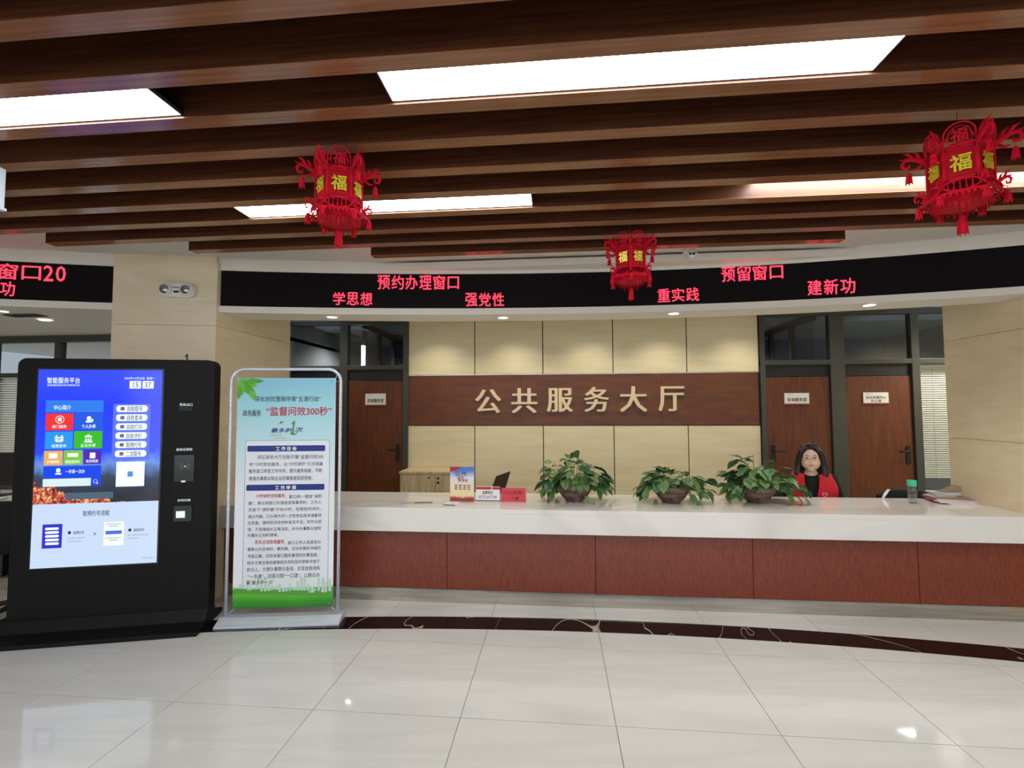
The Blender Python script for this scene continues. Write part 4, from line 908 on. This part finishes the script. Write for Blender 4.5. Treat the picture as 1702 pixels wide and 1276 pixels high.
# left edge: monitor, papers, visitor chair
pl = aty(8, 790, 4.3); t = thing('desk_monitor', 'black monitor on the counter at the left photo edge', 'monitor', (float(pl[0]) - .1, 4.32, ZT), .25)
MB().prism(rrect(-.22, .22, .10, .42, .01), -.015, .015, 'y').ob('housing', black, t); MB().tube([(0, .0, .0), (0, .0, .2)], .02, 8).box(-.1, .1, -.07, .07, 0, .012).ob('stand', black, t)
pl = aty(4, 800, 4.2); o = MB().box(-.12, .10, -.06, .06, 0, .006).box(-.12, .12, -.05, .07, .006, .012).ob('paper_sheets', paper, None, loc=(float(pl[0]) - .02, 4.12, ZT), rz=.1); tag(o, 'loose white papers on the counter behind the kiosk', 'papers')
pc = atz(-40, 1060, 0); office_chair(float(pc[0]) - .15, float(pc[1]) + .45, .3 + math.pi, .46, .95, 'black visitor chair at the left photo edge beside the kiosk')

# ================================================================== CEILING / WALL THINGS
# security camera
p = atz(1147, 406, ZC); t = thing('security_camera', 'small white turret security camera under the pale ceiling', 'camera', (p[0], p[1], ZC))
MB().lathe([(0, 0), (.072, 0), (.072, -.03), (.06, -.034), (.05, -.04), (0, -.04)], seg=28).ob('mount', vinyl, t)
MB().lathe([(0, -.036), (.056, -.036), (.058, -.06), (.05, -.09), (.03, -.11), (0, -.115)], seg=28).ob('turret', vinyl, t)
f_ = MB().tube([(0, -.02, -.085), (0, -.052, -.094)], [.04, .036], 20).ob('face', vinyl, t)
MB().tube([(-.014, -.05, -.094), (-.014, -.055, -.095)], .0105, 12).tube([(.014, -.05, -.094), (.014, -.055, -.095)], .0105, 12).ob('lenses', black, f_)
# emergency light on the column
ca = math.atan2(0.18, 0.8); cf = Fr((-3.765, 3.735, 0), ca); q = cf.rect(265, 471, 325, 494, .03); c0 = ((q[0] + q[1]) / 2, (q[2] + q[3]) / 2); W_, H_ = (q[1] - q[0]) / 2, (q[3] - q[2]) / 2
P0 = np.array([-3.765, 3.735, 0]) + cf.u * c0[0]
t = thing('emergency_light', 'white twin-head emergency light on the stone column', 'emergency light', (P0[0], P0[1], c0[1]), ca)
MB().prism(rrect(-W_, W_, -H_, H_, H_ * .98, 8), -.05, -.001, 'y').ob('housing', vinyl, t, .008)
for s_ in (-1, 1):
    hd = MB().tube([(s_ * (W_ - H_), -.04, 0), (s_ * (W_ - H_), -.075, 0)], [H_ * .9, H_ * .8], 20).ob('lamp_head', vinyl, t)
    MB().tube([(s_ * (W_ - H_), -.074, 0), (s_ * (W_ - H_), -.078, 0)], H_ * .6, 20).ob('lens', chrome, hd)
box('indicator', black, -.02, .02, -.053, -.049, -.025, -.008, t); box('label_strip', INK, -.035, .035, -.0525, -.049, .02, .026, t)
box('cable_cover', vinyl, W_ * .6, W_ * 1.75, -.008, -.001, -H_ - .012, -H_ + .002, t)
# hanging sign box at the left edge
xf_ = float(aty(14, 224, 2.0)[0])
t = thing('hanging_sign', 'pale suspended sign box cut by the left photo edge', 'sign', (xf_, 1.45, 2.58), 0)
box('box_body', mat('sign pale blue', rgb(196, 210, 226), .4), -.09, 0, -.55, .55, 0.01, .20, t, .004)
box('edge_frame', silver, -.095, .004, -.555, .555, 0, .012, t)
for y_ in (-.4, .4): MB().tube([(-.045, y_, .2), (-.045, y_, .30)], .005, 8).ob('hanging_rod', chrome, t)

# ---- lanterns
def fu(b, w_, h_, y, bold=.03, thick=.004): return addtext(b, '福', -w_ / 2, w_ / 2, 0, h_, y, bold, thick)
RB = 0.100; AP = RB * math.cos(math.pi / 6)            # hexagon body
side = RB
def arch(w_, h_, n=10): return [(-w_ / 2, 0)] + [(w_ / 2 * -math.cos(math.pi * i / n), h_ * .45 + h_ * .55 * math.sin(math.pi * i / n)) for i in range(n + 1)] + [(w_ / 2, 0)]
def fan(b, th_, r0, tilt_, z):  # place locals (x, y out is -y, z) around the axis
    return b
def face_xf(k_, r, z, tilt_): return Matrix.Rotation(k_ * math.pi / 3, 4, 'Z') @ Matrix.Translation((0, -r, z)) @ Matrix.Rotation(tilt_, 4, 'X')
def corner_xf(k_, r, z): return Matrix.Rotation((k_ + .5) * math.pi / 3, 4, 'Z') @ Matrix.Translation((0, -r, z))
me_body = MB().box(-side / 2, side / 2, 0, .002, -.065, .065).box(-side / 2, -side / 2 + .008, -.005, 0, -.065, .065).box(side / 2 - .008, side / 2, -.005, 0, -.065, .065).box(-side / 2, side / 2, -.005, 0, .056, .065).box(-side / 2, side / 2, -.005, 0, -.065, -.056).box(-side / 2 + .014, side / 2 - .014, -.003, 0, .045, .048).box(-side / 2 + .014, side / 2 - .014, -.003, 0, -.05, -.047).mesh('body_panel', redpaint2)
b = fu(MB(), .062, .066, -.004, .028, .004); b.xf(Matrix.Translation((0, 0, -.033))); me_fu = b.mesh('gold_character', gold)
b = MB(); ar = arch(side * .96, .085); b.tube([(x, 0, z) for x, z in ar] + [(ar[0][0], 0, ar[0][1])], .0035, 5)
b.tube([(x * .72, -.001, z * .74 + .008) for x, z in ar] + [(ar[0][0] * .72, -.001, .008)], .002, 5); addtext(b, '福', -.026, .026, .012, .062, 0, .02, .002); b.tube([(-.042, 0, .02), (-.03, 0, .05)], .003, 5); b.tube([(.042, 0, .02), (.03, 0, .05)], .003, 5)
me_top = b.mesh('crown_panel', redpaint)
b = MB(); pts = [(.056 * math.cos(a * math.pi / 8), .0 , -.032 + .03 * math.sin(a * math.pi / 8)) for a in range(17)]; b.tube(pts, .0035, 5)
for i in range(5): b.tube([(-.044 + .018 * i, 0, -.056), (-.03 + .018 * i - .008, 0, -.008)], .002, 4); b.tube([(-.03 + .018 * i - .008, 0, -.056), (-.044 + .018 * i, 0, -.008)], .002, 4)
b.box(-.062, .062, 0, .002, -.068, -.060)
for i in range(7): b.add([(-.062 + i * .0177, .001, -.062), (-.062 + (i + 1) * .0177, .001, -.062), (-.053 + i * .0177, .001, -.088)], [(0, 1, 2)])
me_skirt = b.mesh('skirt_panel', redpaint)
b = MB(); b.tube([(0, 0, .07), (0, 0, -.07)], .0075, 6); b.tube([(0, -.004, .09), (0, -.012, .075), (0, -.006, .06)], .004, 5); me_post = b.mesh('corner_post', redpaint)
b = MB(); sp = [(0, 0, 0), (0, -.02, .012), (0, -.045, .028), (0, -.07, .03), (0, -.082, .012), (0, -.074, -.008), (0, -.058, -.006), (0, -.056, .008)]
b.tube(sp, [.011, .012, .011, .009, .008, .007, .006, .004], 6, squash=.35)
b.tube([(0, -.045, .03), (0, -.06, .055), (0, -.078, .062)], [.009, .007, .001], 5, squash=.35); b.tube([(0, -.02, .016), (0, -.03, .045), (0, -.045, .056)], [.008, .006, .001], 5, squash=.35); b.tube([(0, -.07, .03), (0, -.09, .04)], [.006, .001], 5, squash=.35)
b.tube([(0, -.01, -.002), (0, -.03, -.02), (0, -.05, -.018)], [.008, .006, .002], 5, squash=.35); me_br = b.mesh('dragon_bracket', redpaint)
def tassel(l):
    b = MB(); b.tube([(0, 0, 0), (0, 0, -.02)], .001, 4); b.lathe([(0, -.016), (.005, -.018), (.010, -.028), (.009, -.034), (.0095, -.036), (.0115, -l), (0, -l)], seg=8, smooth=False)
    for i in range(6):
        a = i * math.pi / 3; b.tube([(.0095 * math.cos(a), .0095 * math.sin(a), -.034), (.0125 * math.cos(a), .0125 * math.sin(a), -l - .006)], .0022, 4)
    return b.mesh('tassel', redpaint)
me_ts, me_tl = tassel(.062), tassel(.085)
me_ring = MB().lathe([(RB * .97, .004), (RB * 1.06, .004), (RB * 1.06, -.004), (RB * .97, -.004), (RB * .97, .004)], seg=6, smooth=False).xf(Matrix.Rotation(math.pi / 6 * 0 + math.pi / 2 + math.pi / 6 * 0 , 4, 'Z') @ Matrix.Rotation(0, 4, 'Z')).mesh('hexagon_ring', redpaint)
b = MB(); b.lathe([(RB * 1.12, 0), (RB * .98, -.03), (RB * .55, -.036), (0, -.038)], seg=6, smooth=False); b.xf(Matrix.Rotation(math.pi / 2, 4, 'Z'))
for k_ in range(6):
    st = len(b.v)
    for i in range(5):
        xx = -.048 + i * .0192; dd = (.022, .034, .05, .034, .022)[i]
        b.add([(xx, 0, 0), (xx + .0192, 0, 0), (xx + .0096, .004, -dd)], [(0, 1, 2)])
    b.xf(Matrix.Rotation(k_ * math.pi / 3, 4, 'Z') @ Matrix.Translation((0, -RB * .86, -.028)), st)
me_pan = b.mesh('base_pan', redpaint2)
def lantern(px_, pyc, Yd, rot, label, hookz, sc=1.0):
    """pyc: pixel row of the middle of the body"""
    P = aty(px_, pyc, Yd)
    t = thing('paper_lantern', label, 'lantern', tuple(P), rot, 'red palace lanterns'); t.scale = (sc, sc, sc)
    def put(nm, me, M, par=t): o = mk(nm, me, par); o.matrix_local = M; return o
    for k_ in range(6):
        bp = put('body_panel', me_body, face_xf(k_, AP, 0, 0)); put('gold_character', me_fu, Matrix.Identity(4), bp)
        put('crown_panel', me_top, face_xf(k_, AP * 1.04, .075, .16))
        put('skirt_panel', me_skirt, face_xf(k_, AP * 1.02, -.062, -.45))
        put('corner_post', me_post, corner_xf(k_, RB, 0))
        br = put('dragon_bracket', me_br, corner_xf(k_, RB, .072)); put('tassel', me_ts, Matrix.Translation((0, -.060, -.01)), br)
        br = put('lower_bracket', me_br, corner_xf(k_, RB * 1.0, -.088) @ Matrix.Diagonal((.8, .55, .7, 1))); put('tassel', me_ts, Matrix.Translation((0, -.060, -.02)) @ Matrix.Diagonal((1.2, 1.8, 1.4, 1)), br)
    put('hexagon_ring', me_ring, Matrix.Translation((0, 0, .07))); put('hexagon_ring', me_ring, Matrix.Translation((0, 0, -.068)))
    put('base_pan', me_pan, Matrix.Translation((0, 0, -.118)))
    put('centre_tassel', me_tl, Matrix.Translation((0, 0, -.165)) @ Matrix.Diagonal((1.3, 1.3, 1.1, 1)))
    hz_ = (hookz - P[2]) / sc
    MB().tube([(0, 0, .07), (0, 0, hz_)], .0011, 5).tube([(-RB, 0, .072), (0, 0, .078), (RB, 0, .072)], .0022, 4).tube([(0, -RB, .072), (0, 0, .078), (0, RB, .072)], .0022, 4).ob('hanging_thread', frame, t)
    return t
lantern(564, 318, 2.10, .42, 'red paper lantern hanging in front of the lit panel left of centre', ZB)
lantern(1595, 284, 2.09, .42, 'largest red paper lantern hanging at the right', ZB)
lantern(1048, 432, 3.15, math.pi / 6 - .154, 'smallest red paper lantern hanging before the message board', ZB)

# ================================================================== PERSON
def person():
    X, Y = 2.40, 5.02
    t = thing('person', 'woman with long dark hair in a red vest over black, seated behind the counter', 'person', (X + .085, Y, 0), -0.42)
    hc = (0, -.02, 1.135)
    def remesh(o, v, it=6):
        m = o.modifiers.new('r', 'REMESH'); m.mode = 'VOXEL'; m.voxel_size = v; m.use_smooth_shade = True
        s = o.modifiers.new('s', 'SMOOTH'); s.iterations = it; s.factor = .5
    b = MB()
    b.ball((hc[0], hc[1] + .015, hc[2] + .02), (.088, .095, .104), 24, 16)     # skull
    b.ball((hc[0], hc[1] - .012, hc[2] - .035), (.084, .078, .080), 20, 14)     # lower face
    b.ball((hc[0], hc[1] - .045, hc[2] - .10), (.03, .03, .022), 12, 8)          # chin
    b.tube([(0, -.088 + hc[1], hc[2] + .02), (0, -.098 + hc[1], hc[2] - .018), (0, -.09 + hc[1], hc[2] - .03)], [.008, .011, .010], 8)  # nose
    for s in (-1, 1):
        b.ball((s * .038, hc[1] - .066, hc[2] - .03), (.026, .02, .026), 10, 8); b.ball((s * .078, hc[1] + .01, hc[2] - .01), (.009, .018, .03), 10, 8)
    b.tube([(0, .01, .93), (0, .005, .98), (0, -.01, 1.05)], [.06, .05, .05], 14)
    b.tube([(0, .02, .48), (0, .03, .62), (0, .035, .78), (0, .03, .94)], [.15, .13, .15, .10], 16, squash=1.25)
    for s in (-1, 1):
        b.tube([(s * .05, .02, .955), (s * .17, .025, .93), (s * .20, .0, .81), (s * .215, -.03, .68), (s * .19, -.15, .645), (s * .14, -.26, .62)], [.05, .055, .045, .038, .034, .026], 12)
        hx, hy, hz_ = s * .13, -.29, .612
        b.ball((hx, hy, hz_), (.036, .046, .015), 12, 8)
        for i, (dx, l) in enumerate(((-.026, .058), (-.009, .07), (.009, .066), (.026, .05))):
            b.tube([(hx + dx, hy - .03, hz_), (hx + dx, hy - .03 - l * .55, hz_ - .004), (hx + dx, hy - .03 - l, hz_ - .018)], [.0085, .008, .007], 8)
        b.tube([(hx - s * .03, hy + .01, hz_), (hx - s * .052, hy - .015, hz_ - .004), (hx - s * .052, hy - .04, hz_ - .01)], [.011, .0095, .008], 8)
        b.tube([(s * .09, .02, .50), (s * .10, -.25, .52), (s * .10, -.42, .50)], [.09, .075, .058], 12); b.tube([(s * .10, -.42, .50), (s * .10, -.42, .28), (s * .10, -.40, .09)], [.058, .05, .036], 12)
        b.ball((s * .10, -.45, .045), (.042, .10, .035), 12, 8)
    o = b.ob('body', skin, t); remesh(o, .0075, 5)
    # black top: torso and sleeves
    b = MB(); b.tube([(0, .02, .50), (0, .03, .62), (0, .035, .78), (0, .03, .92), (0, .012, .985)], [.165, .145, .165, .125, .066], 18, squash=1.22)
    for s in (-1, 1): b.tube([(s * .05, .02, .955), (s * .17, .025, .93), (s * .205, .0, .81), (s * .22, -.03, .68), (s * .19, -.15, .645), (s * .145, -.245, .622)], [.062, .068, .056, .048, .043, .034], 12)
    o = b.ob('black_top', blackcloth, t); remesh(o, .008, 4)
    # trousers and shoes
    b = MB(); b.ball((0, .02, .50), (.18, .14, .09), 16, 10)
    for s in (-1, 1): b.tube([(s * .09, .02, .50), (s * .10, -.25, .52), (s * .10, -.42, .505)], [.10, .086, .07], 12); b.tube([(s * .10, -.42, .50), (s * .10, -.42, .28), (s * .10, -.40, .10)], [.07, .062, .055], 12)
    o = b.ob('trousers', jeans, t); remesh(o, .01, 3)
    for s in (-1, 1): MB().ball((s * .10, -.455, .045), (.05, .125, .045), 16, 10).ob('shoe', black, t)
    # red vest: shell round the torso, open at the front in a V
    b = MB(); rings = []
    zs = [.50, .60, .70, .81, .88, .94, .985]; rr = [.178, .158, .165, .178, .170, .140, .105]
    N_ = 40
    for z, r in zip(zs, rr):
        gap = .04 + (.26 * max(0, (z - .70)) / .22)
        ring_ = []
        for i in range(N_ + 1):
            a = -math.pi / 2 + gap + (2 * math.pi - 2 * gap) * i / N_
            sx = 1.28 if z < .9 else 1.35
            ring_.append((r * sx * math.cos(a), .03 + r * 1.0 * math.sin(a) - .012, z + (.012 if z > .9 else 0) * abs(math.cos(a))))
        rings.append(ring_)
    vs = [p for r_ in rings for p in r_]; M_ = N_ + 1
    fs = [(i * M_ + j, i * M_ + j + 1, (i + 1) * M_ + j + 1, (i + 1) * M_ + j) for i in range(len(zs) - 1) for j in range(N_)]
    o = b.add(vs, fs, True).ob('red_vest', redvest, t); sd = o.modifiers.new('s', 'SOLIDIFY'); sd.thickness = .012; sd.offset = 1; ss = o.modifiers.new('ss', 'SUBSURF'); ss.levels = ss.render_levels = 1
    b = MB(); hp = [(.0, -.02), (.016, -.002), (.018, .012), (.010, .018), (0, .008), (-.010, .018), (-.018, .012), (-.016, -.002), (0, -.02)]
    b.tube([(.10 + x, -.163, .815 + z) for x, z in hp], .0022, 5).ob('vest_emblem', white, t)
    # hair
    b = MB(); b.ball((0, hc[1] + .035, hc[2] + .035), (.106, .10, .112), 24, 14)
    for s in (-1, 1):
        b.tube([(s * .035, hc[1] - .055, hc[2] + .112), (s * .078, hc[1] - .045, hc[2] + .075), (s * .098, hc[1] - .02, hc[2] + .01), (s * .108, hc[1] + .0, hc[2] - .07), (s * .114, hc[1] - .02, hc[2] - .15), (s * .10, hc[1] - .075, hc[2] - .22)], [.018, .026, .032, .036, .036, .022], 12)
        b.tube([(s * .06, hc[1] + .06, hc[2] + .03), (s * .08, hc[1] + .07, hc[2] - .10), (s * .08, hc[1] + .06, hc[2] - .22)], [.05, .055, .03], 12)
    b.tube([(0, hc[1] + .09, hc[2]), (0, hc[1] + .10, hc[2] - .12), (0, hc[1] + .09, hc[2] - .24)], [.07, .07, .04], 12)
    b.tube([(-.06, hc[1] - .02, hc[2] + .11), (0, hc[1] - .045, hc[2] + .13), (.06, hc[1] - .02, hc[2] + .11)], [.03, .03, .03], 10)
    o = b.ob('hair', hairm, t); remesh(o, .007, 3)
    # face details
    yf = hc[1] - .088
    for s in (-1, 1):
        MB().ball((s * .031, yf + .008, hc[2] + .012), (.0135, .010, .0062), 14, 8).ob('eye', mat('eye white', rgb(225, 215, 205), .3), t)
        MB().ball((s * .031, yf + .0, hc[2] + .012), (.0062, .005, .0062), 12, 8).ob('iris', mat('iris', rgb(20, 12, 10), .2), t)
        MB().tube([(s * .016, yf - .0015, hc[2] + .034), (s * .032, yf - .001, hc[2] + .040), (s * .050, yf + .012, hc[2] + .034)], [.002, .003, .0015], 6).ob('eyebrow', hairm, t)
        MB().tube([(s * .017, yf + .0, hc[2] + .016), (s * .031, yf - .002, hc[2] + .021), (s * .045, yf + .006, hc[2] + .015)], .0016, 6).ob('eyelid', hairm, t)
    MB().tube([(-.024, yf + .012, hc[2] - .062), (-.01, yf - .002, hc[2] - .058), (0, yf - .003, hc[2] - .060), (.01, yf - .002, hc[2] - .058), (.024, yf + .012, hc[2] - .062)], [.002, .005, .005, .005, .002], 8).ob('lips', mat('lips', rgb(176, 96, 92), .4), t)
    g = MB()
    for s in (-1, 1): g.tube([(s * .032 + .022 * math.cos(a * math.pi / 10), yf - .014, hc[2] + .006 + .018 * math.sin(a * math.pi / 10)) for a in range(21)], .0009, 5); g.tube([(s * .054, yf - .014, hc[2] + .012), (s * .08, yf + .05, hc[2] + .014)], .0009, 5)
    g.tube([(-.010, yf - .014, hc[2] + .01), (0, yf - .017, hc[2] + .013), (.010, yf - .014, hc[2] + .01)], .0009, 5).ob('glasses', chrome, t)
    return t
person()
office_chair(2.485, 5.06, math.pi * 0, .42, .80, 'black office chair the woman is sitting on', .22)
